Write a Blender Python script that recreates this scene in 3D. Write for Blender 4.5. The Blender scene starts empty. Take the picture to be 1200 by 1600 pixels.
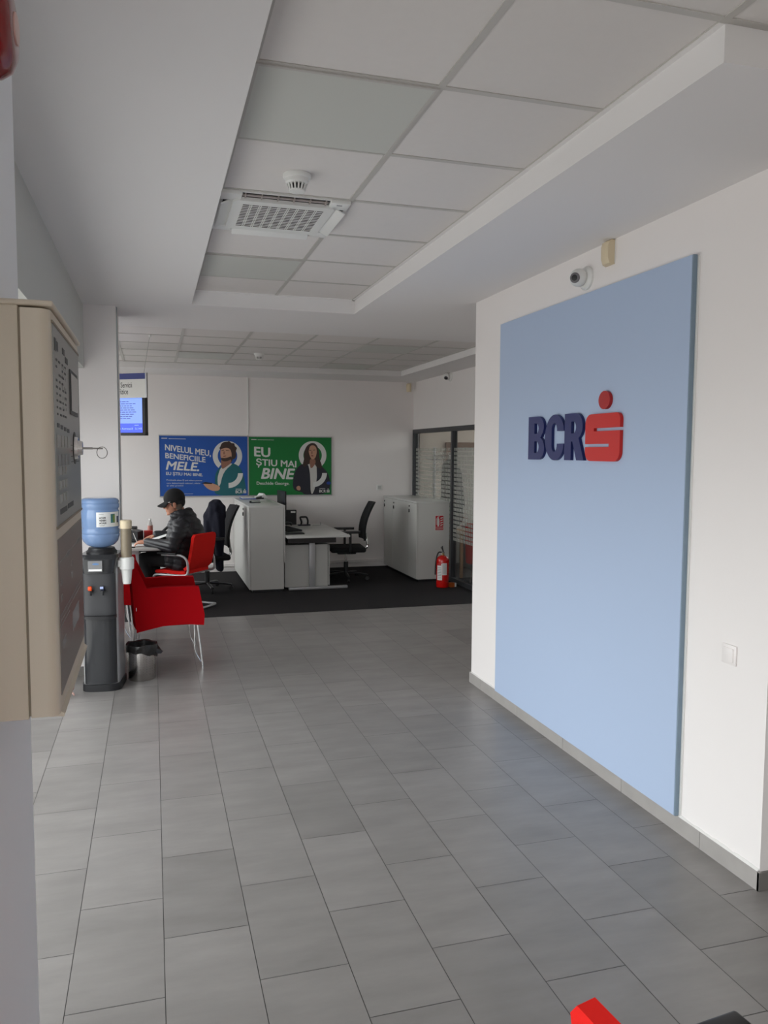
import bpy, bmesh, math, random
from mathutils import Matrix, Vector
PI = math.pi
random.seed(7)
C = bpy.context.scene.collection
sc = bpy.context.scene

# ---------------------------------------------------------------- camera, world, light, exposure
def make_camera():
    yaw, pitch, roll = 0.2865, 0.0754, 0.0051
    F = Vector((math.sin(yaw)*math.cos(pitch), math.cos(yaw)*math.cos(pitch), -math.sin(pitch)))
    R0 = Vector((math.cos(yaw), -math.sin(yaw), 0)); U0 = R0.cross(F)
    R = R0*math.cos(roll) + U0*math.sin(roll); U = U0*math.cos(roll) - R0*math.sin(roll)
    cd = bpy.data.cameras.new('camera'); co = bpy.data.objects.new('camera', cd); C.objects.link(co)
    cd.sensor_fit = 'VERTICAL'; cd.sensor_height = 36.0; cd.lens = 1226.3*36.0/1600.0
    cd.clip_start = 0.05; cd.clip_end = 200
    m = Matrix(((R.x, U.x, -F.x, 0), (R.y, U.y, -F.y, 0), (R.z, U.z, -F.z, 1.698), (0, 0, 0, 1)))
    co.matrix_world = m
    sc.camera = co
make_camera()
EXPOSURE = 1.17
SKY = 3.0
sc.view_settings.view_transform = 'Standard'
try: sc.view_settings.look = 'None'
except Exception: pass
sc.view_settings.gamma = 1.0
sc.view_settings.exposure = EXPOSURE
sc.view_settings.use_curve_mapping = False
cy = sc.cycles
cy.use_denoising = True
try: cy.denoiser = 'OPENIMAGEDENOISE'
except Exception: pass
cy.max_bounces = 12; cy.diffuse_bounces = 8; cy.glossy_bounces = 4; cy.transmission_bounces = 8; cy.transparent_max_bounces = 12
cy.caustics_reflective = False; cy.caustics_refractive = False
cy.sample_clamp_indirect = 6.0

w = bpy.data.worlds.new('overcast_sky'); sc.world = w; w.use_nodes = True
nt = w.node_tree; nt.nodes.clear()
out = nt.nodes.new('ShaderNodeOutputWorld'); bg = nt.nodes.new('ShaderNodeBackground')
tc = nt.nodes.new('ShaderNodeTexCoord'); sx = nt.nodes.new('ShaderNodeSeparateXYZ')
mr = nt.nodes.new('ShaderNodeMapRange'); mr.inputs['From Min'].default_value = -0.06; mr.inputs['From Max'].default_value = 0.12
rp = nt.nodes.new('ShaderNodeMix'); rp.data_type = 'RGBA'
rp.inputs[6].default_value = (0.36, 0.347, 0.335, 1); rp.inputs[7].default_value = (1.03, 1.03, 1.035, 1)
nt.links.new(tc.outputs['Generated'], sx.inputs[0]); nt.links.new(sx.outputs['Z'], mr.inputs['Value'])
nt.links.new(mr.outputs[0], rp.inputs[0]); nt.links.new(rp.outputs[2], bg.inputs['Color'])
bg.inputs['Strength'].default_value = SKY; nt.links.new(bg.outputs[0], out.inputs[0])

def portal(loc, sx_, sy_, rot):
    l = bpy.data.lights.new('window_daylight', 'AREA'); l.shape = 'RECTANGLE'; l.size = sx_; l.size_y = sy_
    l.cycles.is_portal = True
    o = bpy.data.objects.new('window_daylight', l); o.location = loc; o.rotation_euler = rot; C.objects.link(o)
portal((-1.12, -0.93, 1.23), 2.46, 4.1, (0, -PI/2, 0))
portal((-1.12, 3.94, 1.14), 2.28, 3.75, (0, -PI/2, 0))
portal((-2.42, 9.0, 1.5), 2.2, 4.2, (0, -PI/2, 0))
portal((5.72, 9.4, 1.65), 1.5, 3.2, (0, PI/2, 0))  # portal of the unseen window added behind the glass partition
portal((-0.2, -3.22, 1.23), 1.4, 2.46, (PI/2, 0, 0))  # portal of the added glazing behind the camera

# ---------------------------------------------------------------- colour and materials
def lin(h):
    h = h.lstrip('#'); v = [int(h[i:i+2], 16)/255 for i in (0, 2, 4)]
    return tuple((x/12.92 if x <= 0.04045 else ((x+0.055)/1.055)**2.4) for x in v)
MC = {}
def mat(name, col, rough=0.5, metal=0.0, spec=0.5, bump=0.0, bscale=200, var=0.0, vscale=8, trans=0.0, ior=1.45, coat=0.0, emit=None, es=1.0, attr=None, alpha=1.0, sheen=0.0):
    if name in MC: return MC[name]
    m = bpy.data.materials.new(name); m.use_nodes = True; t = m.node_tree; b = t.nodes['Principled BSDF']
    if isinstance(col, str): col = lin(col)
    b.inputs['Base Color'].default_value = (*col, 1); b.inputs['Roughness'].default_value = rough
    b.inputs['Metallic'].default_value = metal; b.inputs['Specular IOR Level'].default_value = spec
    b.inputs['IOR'].default_value = ior; b.inputs['Transmission Weight'].default_value = trans
    b.inputs['Coat Weight'].default_value = coat; b.inputs['Alpha'].default_value = alpha
    b.inputs['Sheen Weight'].default_value = sheen
    if emit is not None:
        b.inputs['Emission Color'].default_value = (*(lin(emit) if isinstance(emit, str) else emit), 1); b.inputs['Emission Strength'].default_value = es
    co = t.nodes.new('ShaderNodeTexCoord')
    if var > 0 or attr:
        n = t.nodes.new('ShaderNodeTexNoise'); n.inputs['Scale'].default_value = vscale; n.inputs['Detail'].default_value = 4
        t.links.new(co.outputs['Object'], n.inputs['Vector'])
        r = t.nodes.new('ShaderNodeMapRange'); r.inputs['To Min'].default_value = 1-var; r.inputs['To Max'].default_value = 1+var
        t.links.new(n.outputs['Fac'], r.inputs['Value'])
        mx = t.nodes.new('ShaderNodeVectorMath'); mx.operation = 'SCALE'; mx.inputs[0].default_value = col
        if attr:
            a = t.nodes.new('ShaderNodeAttribute'); a.attribute_name = attr
            t.links.new(a.outputs['Color'], mx.inputs[0])
        t.links.new(r.outputs[0], mx.inputs['Scale']); t.links.new(mx.outputs[0], b.inputs['Base Color'])
    if bump > 0:
        n2 = t.nodes.new('ShaderNodeTexNoise'); n2.inputs['Scale'].default_value = bscale; n2.inputs['Detail'].default_value = 3
        t.links.new(co.outputs['Object'], n2.inputs['Vector'])
        bp = t.nodes.new('ShaderNodeBump'); bp.inputs['Strength'].default_value = bump; bp.inputs['Distance'].default_value = 0.002
        t.links.new(n2.outputs['Fac'], bp.inputs['Height']); t.links.new(bp.outputs[0], b.inputs['Normal'])
    MC[name] = m
    return m
def glassmat(name, tint=(0.86, 0.88, 0.87), refl=0.09, rough=0.02):
    if name in MC: return MC[name]
    m = bpy.data.materials.new(name); m.use_nodes = True; t = m.node_tree; t.nodes.clear()
    o = t.nodes.new('ShaderNodeOutputMaterial'); mx = t.nodes.new('ShaderNodeMixShader')
    tr = t.nodes.new('ShaderNodeBsdfTransparent'); tr.inputs[0].default_value = (*tint, 1)
    g = t.nodes.new('ShaderNodeBsdfGlossy'); g.inputs['Roughness'].default_value = rough
    lw = t.nodes.new('ShaderNodeLayerWeight'); lw.inputs['Blend'].default_value = 0.35
    mp = t.nodes.new('ShaderNodeMapRange'); mp.inputs['To Min'].default_value = refl*0.5; mp.inputs['To Max'].default_value = refl*3
    t.links.new(lw.outputs['Facing'], mp.inputs['Value']); t.links.new(mp.outputs[0], mx.inputs[0])
    t.links.new(tr.outputs[0], mx.inputs[1]); t.links.new(g.outputs[0], mx.inputs[2]); t.links.new(mx.outputs[0], o.inputs[0])
    MC[name] = m
    return m
def floor_tile_mat():
    m = mat('grey_porcelain_tile', (0.2, 0.2, 0.2), rough=0.34, spec=0.5, var=0.30, vscale=2.6, attr='tone')
    t = m.node_tree; b = t.nodes['Principled BSDF']
    ns = [n for n in t.nodes if n.type == 'TEX_NOISE']
    co = [n for n in t.nodes if n.type == 'TEX_COORD'][0]
    mp = t.nodes.new('ShaderNodeMapping'); mp.inputs['Scale'].default_value = (1.0, 3.2, 1)
    t.links.new(co.outputs['Object'], mp.inputs[0]); t.links.new(mp.outputs[0], ns[0].inputs['Vector'])
    ns[0].inputs['Detail'].default_value = 8; ns[0].inputs['Roughness'].default_value = 0.6
    n = t.nodes.new('ShaderNodeTexNoise'); n.inputs['Scale'].default_value = 5; n.inputs['Detail'].default_value = 6
    t.links.new(co.outputs['Object'], n.inputs['Vector'])
    r = t.nodes.new('ShaderNodeMapRange'); r.inputs['To Min'].default_value = 0.27; r.inputs['To Max'].default_value = 0.42
    t.links.new(n.outputs['Fac'], r.inputs['Value']); t.links.new(r.outputs[0], b.inputs['Roughness'])
    return m

WALL = mat('white_wall_paint', (0.82, 0.782, 0.768), rough=0.75, spec=0.25, bump=0.12, bscale=60, var=0.012, vscale=2)
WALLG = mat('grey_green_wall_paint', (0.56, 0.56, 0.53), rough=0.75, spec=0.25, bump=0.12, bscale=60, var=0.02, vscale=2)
SOFF = mat('ceiling_paint', (0.78, 0.76, 0.755), rough=0.85, spec=0.2, bump=0.08, bscale=40, var=0.012, vscale=1.2)
TILEC = mat('mineral_fibre_tile', (0.7, 0.7, 0.7), rough=0.9, spec=0.1, bump=0.25, bscale=500, var=0.02, vscale=30, attr='tone')
TBAR = mat('white_ceiling_grid', (0.52, 0.50, 0.47), rough=0.5)
GAP = mat('dark_gap', (0.06, 0.055, 0.05), rough=0.9)
FLOORT = floor_tile_mat()
GROUT = mat('dark_grout', (0.045, 0.043, 0.042), rough=0.9)
CARPET = mat('charcoal_carpet', (0.036, 0.034, 0.036), rough=1.0, spec=0.1, bump=1.0, bscale=700, var=0.35, vscale=160)
SKIRT = mat('grey_skirting_tile', (0.36, 0.34, 0.325), rough=0.4, var=0.12, vscale=9)
GROUTW = mat('white_filler', (0.74, 0.73, 0.71), rough=0.9, bump=0.5, bscale=80)
DARKF = mat('anthracite_frame', (0.045, 0.047, 0.052), rough=0.4)
GLASS = glassmat('clear_glass')
BEIGE = mat('beige_enamel', (.63, .555, .45), rough=0.42, bump=0.15, bscale=900)
BEIGED = mat('beige_shadow_gap', '#8a7d6c', rough=0.6)
OVER = mat('grey_foil_overlay', '#8f8f8c', rough=0.28)
CHROME = mat('chrome', (0.75, 0.74, 0.73), rough=0.16, metal=1.0)
ALU = mat('silver_powder_coat', (0.44, 0.44, 0.45), rough=0.38, metal=0.35)
STEEL = mat('brushed_steel', (0.58, 0.55, 0.53), rough=0.25, metal=1.0)
BLACK = mat('black_plastic', (0.016, 0.016, 0.018), rough=0.4)
BLACKM = mat('black_mesh_fabric', (0.012, 0.012, 0.014), rough=0.9, bump=0.6, bscale=500)
RED = mat('red_upholstery', (.42, .005, .009), rough=0.9, spec=0.05, bump=0.4, bscale=900)
REDG = mat('red_lacquer', '#c81410', rough=0.22, coat=0.5)
REDB = mat('red_sounder_plastic', '#7c1518', rough=0.2, coat=0.3)
WHITE = mat('white_plastic', (0.78, 0.78, 0.76), rough=0.35)
CREAM = mat('cream_plastic', '#d8c8aa', rough=0.4)
LAM = mat('light_grey_laminate', (0.56, 0.555, 0.53), rough=0.45, spec=0.4)
LAMT = mat('light_grey_worktop', (0.60, 0.60, 0.58), rough=0.3)
PAPER = mat('paper', (0.85, 0.85, 0.84), rough=0.8)
BLUEB = mat('pale_blue_board', (0.42, 0.515, 0.69), rough=0.55, spec=0.3)
BLUEE = mat('blue_grey_board_edge', (0.20, 0.27, 0.34), rough=0.5)
NAVY = mat('navy_letter', '#161f5c', rough=0.45)
EMB = mat('red_emblem', '#c41d15', rough=0.45)
EMBD = mat('dark_red_dot', '#a81919', rough=0.45)
SCREEN_D = mat('dark_display', (0.02, 0.02, 0.022), rough=0.12)

# ---------------------------------------------------------------- mesh helpers
def MX(o, x, y):
    x = Vector(x).normalized(); y = Vector(y).normalized(); z = x.cross(y)
    return Matrix(((x.x, y.x, z.x, o[0]), (x.y, y.y, z.y, o[1]), (x.z, y.z, z.z, o[2]), (0, 0, 0, 1)))
def frame_z(p, q):
    z = (Vector(q)-Vector(p)).normalized()
    a = Vector((0, 0, 1)) if abs(z.z) < 0.9 else Vector((1, 0, 0))
    x = a.cross(z).normalized(); y = z.cross(x)
    return x, y, z
class MB:
    def __init__(s): s.v = []; s.f = []; s.tone = []
    def add(s, vs, fs, M=None):
        o = len(s.v)
        s.v += [(M @ Vector(v)) if M else Vector(v) for v in vs]
        s.f += [tuple(i+o for i in f) for f in fs]
        return s
    def box(s, x0, x1, y0, y1, z0, z1, M=None, b=0.0, seg=2):
        bm = bmesh.new(); bmesh.ops.create_cube(bm, size=1)
        for v in bm.verts: v.co = Vector(((x0+x1)/2+v.co.x*(x1-x0), (y0+y1)/2+v.co.y*(y1-y0), (z0+z1)/2+v.co.z*(z1-z0)))
        if b > 0: bmesh.ops.bevel(bm, geom=bm.edges[:], offset=b, segments=seg, profile=0.5, affect='EDGES')
        return s.frombm(bm, M)
    def frombm(s, bm, M=None):
        bm.verts.index_update()
        s.add([v.co.copy() for v in bm.verts], [tuple(v.index for v in f.verts) for f in bm.faces], M); bm.free(); return s
    def prism(s, poly, t0, t1, M=None):
        n = len(poly)
        a = sum(poly[i][0]*poly[(i+1) % n][1]-poly[(i+1) % n][0]*poly[i][1] for i in range(n))
        if a < 0: poly = poly[::-1]
        vs = [(p[0], p[1], t0) for p in poly]+[(p[0], p[1], t1) for p in poly]
        fs = [tuple(reversed(range(n))), tuple(range(n, 2*n))]+[(i, (i+1) % n, n+(i+1) % n, n+i) for i in range(n)]
        return s.add(vs, fs, M)
    def lathe(s, prof, M=None, n=32, sx=1, sy=1):
        vs = []; fs = []
        for r, z in prof:
            for k in range(n):
                a = 2*PI*k/n; vs.append((r*math.cos(a)*sx, r*math.sin(a)*sy, z))
        for i in range(len(prof)-1):
            for k in range(n):
                fs.append((i*n+k, i*n+(k+1) % n, (i+1)*n+(k+1) % n, (i+1)*n+k))
        fs.append(tuple(reversed(range(n)))); fs.append(tuple((len(prof)-1)*n+k for k in range(n)))
        return s.add(vs, fs, M)
    def cyl(s, p, q, r, n=20, r2=None):
        x, y, z = frame_z(p, q); L = (Vector(q)-Vector(p)).length
        M = Matrix(((x.x, y.x, z.x, p[0]), (x.y, y.y, z.y, p[1]), (x.z, y.z, z.z, p[2]), (0, 0, 0, 1)))
        return s.lathe([(r, 0), (r if r2 is None else r2, L)], M, n)
    def tube(s, pts, r, n=10, rad=0.0, closed=False, flat=1.0):
        P = [Vector(p) for p in pts]
        if rad > 0:
            Q = [P[0]]
            for i in range(1, len(P)-1):
                a, b, c = P[i-1], P[i], P[i+1]
                d1 = min(rad, (a-b).length*0.49); d2 = min(rad, (c-b).length*0.49)
                s1 = b+(a-b).normalized()*d1; s2 = b+(c-b).normalized()*d2
                for k in range(7):
                    t = k/6; Q.append(s1*(1-t)**2+b*2*t*(1-t)+s2*t*t)
            Q.append(P[-1]); P = Q
        m = len(P); vs = []; fs = []; px = None
        for i in range(m):
            d = (P[(i+1) % m]-P[i-1]) if (closed or 0 < i < m-1) else (P[1]-P[0] if i == 0 else P[-1]-P[-2])
            d.normalize()
            if px is None:
                a = Vector((0, 0, 1)) if abs(d.z) < 0.9 else Vector((1, 0, 0)); px = a.cross(d).normalized()
            else: px = (px-d*px.dot(d)).normalized()
            py = d.cross(px)
            for k in range(n):
                a = 2*PI*k/n; vs.append(P[i]+px*(r*math.cos(a))+py*(r*flat*math.sin(a)))
        for i in range(m if closed else m-1):
            for k in range(n):
                j = (i+1) % m; fs.append((i*n+k, i*n+(k+1) % n, j*n+(k+1) % n, j*n+k))
        if not closed: fs.append(tuple(reversed(range(n)))); fs.append(tuple((m-1)*n+k for k in range(n)))
        return s.add(vs, fs)
    def ball(s, c, r, M=None, sub=2):
        bm = bmesh.new(); bmesh.ops.create_icosphere(bm, subdivisions=sub, radius=1)
        if not hasattr(r, '__len__'): r = (r, r, r)
        for v in bm.verts: v.co = Vector((c[0]+v.co.x*r[0], c[1]+v.co.y*r[1], c[2]+v.co.z*r[2]))
        return s.frombm(bm, M)
    def build(s, name, m, parent=None, world=False, smooth=35, mats=None):
        me = bpy.data.meshes.new(name); me.from_pydata([tuple(v) for v in s.v], [], s.f)
        me.materials.append(m)
        if smooth:
            me.polygons.foreach_set('use_smooth', [True]*len(me.polygons)); me.set_sharp_from_angle(angle=math.radians(smooth))
        me.update()
        return link(name, me, parent, world)
def wm(o):
    if o.parent is None: return o.matrix_basis.copy()
    return wm(o.parent) @ o.matrix_parent_inverse @ o.matrix_basis
def link(name, me, parent=None, world=False):
    o = bpy.data.objects.new(name, me); C.objects.link(o)
    if parent is not None:
        o.parent = parent
        if world: o.matrix_parent_inverse = wm(parent).inverted()
    return o
def tag(o, label=None, cat=None, group=None, kind=None):
    if label: o['label'] = label
    if cat: o['category'] = cat
    if group: o['group'] = group
    if kind: o['kind'] = kind
    return o
def thing(name, label, cat, loc=(0, 0, 0), rz=0.0, group=None):
    o = bpy.data.objects.new(name, None); C.objects.link(o); o.location = loc; o.rotation_euler = (0, 0, rz)
    o.empty_display_size = 0.1
    return tag(o, label, cat, group)
def struct(name, mb, m, parent=None, smooth=0):
    o = mb.build(name, m, parent, smooth=smooth)
    if parent is None: o['kind'] = 'structure'
    return o
def dup(root, loc, rz, label, group=None):
    def cp(o, par):
        c = o.copy(); C.objects.link(c)
        if par is not None: c.parent = par
        for ch in [x for x in bpy.data.objects if x.parent == o]: cp(ch, c)
        return c
    r = cp(root, None); r.location = loc; r.rotation_euler = (0, 0, rz); r['label'] = label
    if group: r['group'] = group
    return r
def rrect(x0, x1, y0, y1, r, n=5):
    P = []
    for cx, cyy, a0 in ((x1-r, y1-r, 0), (x0+r, y1-r, PI/2), (x0+r, y0+r, PI), (x1-r, y0+r, 1.5*PI)):
        for k in range(n+1):
            a = a0+PI/2*k/n; P.append((cx+r*math.cos(a), cyy+r*math.sin(a)))
    return P
def circle(cx, cyy, rx, ry=None, n=32, a0=0, a1=2*PI):
    ry = rx if ry is None else ry
    full = abs(a1-a0-2*PI) < 1e-6
    return [(cx+rx*math.cos(a0+(a1-a0)*k/(n if full else n-1)), cyy+ry*math.sin(a0+(a1-a0)*k/(n if full else n-1))) for k in range(n)]
def smoothpoly(pts, it=2):
    for _ in range(it):
        q = []
        for i in range(len(pts)):
            a = pts[i]; b = pts[(i+1) % len(pts)]
            q += [(a[0]*.75+b[0]*.25, a[1]*.75+b[1]*.25), (a[0]*.25+b[0]*.75, a[1]*.25+b[1]*.75)]
        pts = q
    return pts
def text(name, s, size, m, M, parent=None, world=True, off=0.0, shear=0.0, align='LEFT', ext=0.0004, sx=1.0, sp=1.0, fit=None):
    cu = bpy.data.curves.new(name, 'FONT'); cu.body = s; cu.size = size; cu.shear = shear
    cu.align_x = align; cu.extrude = ext; cu.space_character = sp; cu.resolution_u = 3
    o = bpy.data.objects.new(name, cu); C.objects.link(o)
    dg = bpy.context.evaluated_depsgraph_get(); me = bpy.data.meshes.new_from_object(o.evaluated_get(dg))
    C.objects.unlink(o); bpy.data.objects.remove(o); bpy.data.curves.remove(cu)
    if fit:
        xs = [v.co.x for v in me.vertices]; ys = [v.co.y for v in me.vertices]
        x0, x1, y0, y1 = min(xs), max(xs), min(ys), max(ys)
        for v in me.vertices:
            v.co.x = fit[0]+(v.co.x-x0)/(x1-x0)*(fit[1]-fit[0]); v.co.y = fit[2]+(v.co.y-y0)/(y1-y0)*(fit[3]-fit[2])
    for v in me.vertices: v.co.x *= sx
    if off > 0:                                        # heavier strokes: the same outlines a hair apart
        vs = [v.co.copy() for v in me.vertices]; fs = [tuple(p.vertices) for p in me.polygons]; n = len(vs); V = []; F_ = []
        for k, (dx, dy) in enumerate(((0, 0), (1, 0), (-1, 0), (0, .8), (0, -.8), (.7, .55), (-.7, .55), (.7, -.55), (-.7, -.55))):
            V += [(v.x+dx*off, v.y+dy*off, v.z+k*2e-5) for v in vs]; F_ += [tuple(i+k*n for i in f) for f in fs]
        bpy.data.meshes.remove(me); me = bpy.data.meshes.new(name); me.from_pydata(V, [], F_)
    me.transform(M); me.materials.clear(); me.materials.append(m)
    return link(name, me, parent, world)
def remeshed(name, mb, m, parent=None, voxel=0.006, smooth_it=4, disp=None):
    me = bpy.data.meshes.new(name); me.from_pydata([tuple(v) for v in mb.v], [], mb.f); me.update()
    o = bpy.data.objects.new(name, me); C.objects.link(o)
    r = o.modifiers.new('r', 'REMESH'); r.mode = 'VOXEL'; r.voxel_size = voxel; r.use_smooth_shade = True
    if smooth_it:
        q = o.modifiers.new('s', 'SMOOTH'); q.iterations = smooth_it; q.factor = 0.5
    dg = bpy.context.evaluated_depsgraph_get(); me2 = bpy.data.meshes.new_from_object(o.evaluated_get(dg))
    C.objects.unlink(o); bpy.data.objects.remove(o)
    if disp:
        ns = [v.normal.copy() for v in me2.vertices]
        for v, n_ in zip(me2.vertices, ns): v.co += n_*disp(v.co)
    me2.materials.clear(); me2.materials.append(m)
    me2.polygons.foreach_set('use_smooth', [True]*len(me2.polygons)); me2.name = name
    return link(name, me2, parent, parent is not None)
def limb(mb, pts, rs, step=0.35, sq=None):
    P = [Vector(p) for p in pts]
    for i in range(len(P)-1):
        L = (P[i+1]-P[i]).length; r0, r1 = rs[i], rs[i+1]
        n = max(2, int(L/(min(r0, r1)*step))+1)
        for k in range(n+1):
            t = k/n; r = r0+(r1-r0)*t; c = P[i].lerp(P[i+1], t)
            mb.ball(c, r, sub=2)

# ---------------------------------------------------------------- key dimensions
ZS, ZT = 2.775, 2.881            # soffit and tile plane of the front hall
XR, YC, YN = 2.248, 5.313, 2.414  # right wall plane, far and near corner
XB, YB = 3.77, 11.254            # office right wall, back wall
ZB, ZTB, YST, YBEAM = 2.747, 2.825, 10.40, 7.19
YCARP = 8.143
FX = -1.02                        # glazed facade plane
# ---------------------------------------------------------------- floor
def build_floor():
    w_, L = 0.2945, 0.5685; x0 = -0.578; y0 = 2.1622; g = 0.0012
    v = []; f = []; tones = []
    rnd = random.Random(3)
    for k in range(-3, 22):
        xa = x0+k*w_; xb = xa+w_
        if k == -3: xa = FX-0.1
        off = 0.0 if k % 2 == 0 else 0.46
        for j in range(-10, 17):
            ya = y0+(j+off)*L; yb = ya+L
            if ya > YCARP: continue
            if yb < -3.1: continue
            yb2 = min(yb, YCARP); ya2 = max(ya, -3.1)
            i = len(v); v += [(xa+g, ya2+g, 0), (xb-g, ya2+g, 0), (xb-g, yb2-g, 0), (xa+g, yb2-g, 0)]
            f.append((i, i+1, i+2, i+3)); t = 0.245*(1+rnd.uniform(-.06, .07)); 
            if rnd.random() < .07: t *= 0.86
            tones.append((t*1.02, t*0.965, t*0.93))
    i = len(v); X1 = x0+22*w_
    v += [(FX-0.1, -3.1, -0.0015), (X1, -3.1, -0.0015), (X1, YCARP, -0.0015), (FX-0.1, YCARP, -0.0015)]
    f.append((i, i+1, i+2, i+3)); tones.append((0.05, 0.05, 0.05))
    # slab below
    i = len(v)
    vs = [(x, y, z) for z in (-0.12, -0.01) for x, y in ((FX-0.1, -3.1), (X1, -3.1), (X1, YCARP), (FX-0.1, YCARP))]
    v += vs; f += [(i+3, i+2, i+1, i), (i, i+1, i+5, i+4), (i+1, i+2, i+6, i+5), (i+2, i+3, i+7, i+6), (i+3, i, i+4, i+7)]
    tones += [(0.05,)*3]*5
    me = bpy.data.meshes.new('floor'); me.from_pydata(v, [], f)
    ca = me.attributes.new('tone', 'FLOAT_COLOR', 'FACE')
    for n_, t in enumerate(tones): ca.data[n_].color = (*t, 1)
    me.materials.append(FLOORT); me.update()
    tag(link('floor', me), kind='structure')
build_floor()
struct('floor.001', MB().box(-2.3, 5.6, YCARP, YB+0.1, -0.12, 0.003), CARPET)
# floor of the office behind the pillar beside the tiles
struct('floor.002', MB().box(-2.3, FX-0.1, 6.6, YCARP, -0.12, 0.0), SKIRT)

# ---------------------------------------------------------------- walls
mb = MB().box(XR, 5.6, YN, YC, 0, 3.2)
struct('wall_right', mb, WALL)
struct('wall_left', MB().box(FX-0.02, -0.475, 2.069, 6.25, 2.31, 3.2), WALLG)
struct('wall_left.001', MB().box(FX-0.1, -0.30, 1.15, 2.067, 0, 3.2), mat('bluish_white_paint', (.87, .885, .915), rough=.6, spec=.3, bump=.1, bscale=60))
struct('wall_left.002', MB().box(FX-0.1, -0.245, 6.252, 6.74, 0, 3.2), WALL)
struct('wall_left.003', MB().box(FX-0.1, -0.475, -3.1, 1.15, 2.46, 3.2), WALLG)
struct('wall_left.004', MB().box(-2.32, FX-0.1, 6.50, 6.70, 0, 3.2), WALL)
struct('wall_back', MB().box(-2.4, 5.6, YB, YB+0.12, 0, 3.2), WALL)
struct('wall_right.001', MB().box(XB, XB+0.1, 5.32, YB, 2.03, 3.2), WALL)
struct('wall_right.002', MB().box(XB, XB+0.1, 5.32, 7.2, 0, 2.03), WALL)
mb = MB().box(-2.4, -2.3, 6.7, YB, 0, 0.4).box(-2.4, -2.3, 6.7, YB, 2.6, 3.2).box(-2.4, -2.3, 6.7, 6.9, 0.4, 2.6).box(-2.4, -2.3, 11.1, YB, 0.4, 2.6)
struct('wall_left.005', mb, WALL)
struct('wall_right.003', MB().box(5.6, 5.7, -3.1, 7.8, 0, 3.2).box(5.6, 5.7, 7.8, YB, 0, .9).box(5.6, 5.7, 7.8, YB, 2.4, 3.2).box(5.6, 5.7, 11.0, YB, .9, 2.4), WALL)
# wall behind the camera with an unseen glazed opening sized for light
mb = MB().box(FX-0.1, -0.9, -3.2, -3.1, 0, 3.2).box(0.5, 5.6, -3.2, -3.1, 0, 3.2).box(-0.9, 0.5, -3.2, -3.1, 2.46, 3.2)
struct('wall_front', mb, WALL)
# glazing: window_1 facade beyond the pillar, window_2 facade beside the camera, window_3 office, added_window_4 unseen glazing added for light from behind
def glazing(name, axis, p, a0, a1, z0, z1, n, fw=0.05):
    f = MB(); L = (a1-a0)/n
    def bx(u0, u1, q0, q1, d):
        if axis == 'x': f.box(p-d, p+d, u0, u1, q0, q1)
        else: f.box(u0, u1, p-d, p+d, q0, q1)
    for k in range(n+1):
        u = a0+k*L; u = min(max(u, a0+fw/2), a1-fw/2); bx(u-fw/2, u+fw/2, z0, z1, 0.03)
    bx(a0, a1, z0, z0+fw, 0.029); bx(a0, a1, z1-fw, z1, 0.029)
    o = struct(name, f, DARKF)
    g = MB()
    if axis == 'x': g.box(p-0.004, p+0.004, a0+fw, a1-fw, z0+fw, z1-fw)
    else: g.box(a0+fw, a1-fw, p-0.004, p+0.004, z0+fw, z1-fw)
    g.build('window_pane', glassmat('facade_glass', (0.93, 0.95, 0.95), 0.06), o, smooth=0)
glazing('window_1', 'x', FX-0.05, 2.07, 5.80, 0.0, 2.13, 3)
struct('wall_left.006', MB().box(FX-0.1, FX, 5.80, 6.25, 0, 2.31).box(FX-0.1, FX, 2.07, 5.80, 2.13, 2.46), WALL)
glazing('window_2', 'x', FX-0.05, -3.1, 1.15, 0.0, 2.46, 3)
glazing('window_3', 'x', -2.35, 6.9, 11.1, 0.4, 2.6, 3)
glazing('added_window_6', 'x', 5.65, 7.8, 11.0, 0.9, 2.4, 3)  # unseen window added to brighten the room behind the partition
glazing('added_window_4', 'y', -3.15, -0.9, 0.5, 0.0, 2.46, 2)  # unseen glazing, kept narrow to light the alarm panel side

# ---------------------------------------------------------------- skirtings
def skirting(name, x0, x1, y0, y1, h, joints=(), m=SKIRT, axis='y'):
    o = struct(name, MB().box(x0, x1, y0, y1, 0, h), m)
    return o
sk = MB(); ys = [YC+0.012]+[YC-0.16-0.6*i for i in range(1, 5)]; ys = [YC+0.012, YC-0.2, 4.52, 3.93, 3.34, 2.75, YN-0.012]
for a, b in zip(ys[:-1], ys[1:]): sk.box(XR-0.012, XR, b+0.0015, a-0.0015, 0, 0.076)
struct('baseboard_right', sk, SKIRT)
struct('baseboard_right.001', MB().box(XR-0.012, 5.6, YN-0.012, YN, 0, 0.074), mat('dark_skirting_tile', (0.17, 0.16, 0.15), rough=0.4, var=0.1, vscale=9))
rj = random.Random(5); pts = []
for i in range(120):
    y = YN+0.002+(YC-YN-0.01)*i/119; pts.append((y, 0.0765+rj.uniform(-.001, .005)*(1 if y < 2.95 else .35)))
vs = [];
mbf = MB()
for (ya, ha), (yb, hb) in zip(pts[:-1], pts[1:]):
    if 2.9 < (ya+yb)/2 < 4.82: continue
    lo = 0.0755
    mbf.add([(XR-0.0115, ya, lo), (XR-0.0115, yb, lo), (XR-0.0025, yb, hb+.004), (XR-0.0025, ya, ha+.004), (XR, ya, lo), (XR, yb, lo), (XR, yb, hb+.004), (XR, ya, ha+.004)],
            [(0, 3, 2, 1), (3, 7, 6, 2), (0, 1, 5, 4), (0, 4, 7, 3), (1, 2, 6, 5)])
struct('trim_1', mbf, GROUTW)
struct('baseboard_left', MB().box(FX, -0.235, 6.240, 6.252, 0, 0.07), mat('dark_skirting_tile', (0.1, 0.1, 0.1)))
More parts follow.
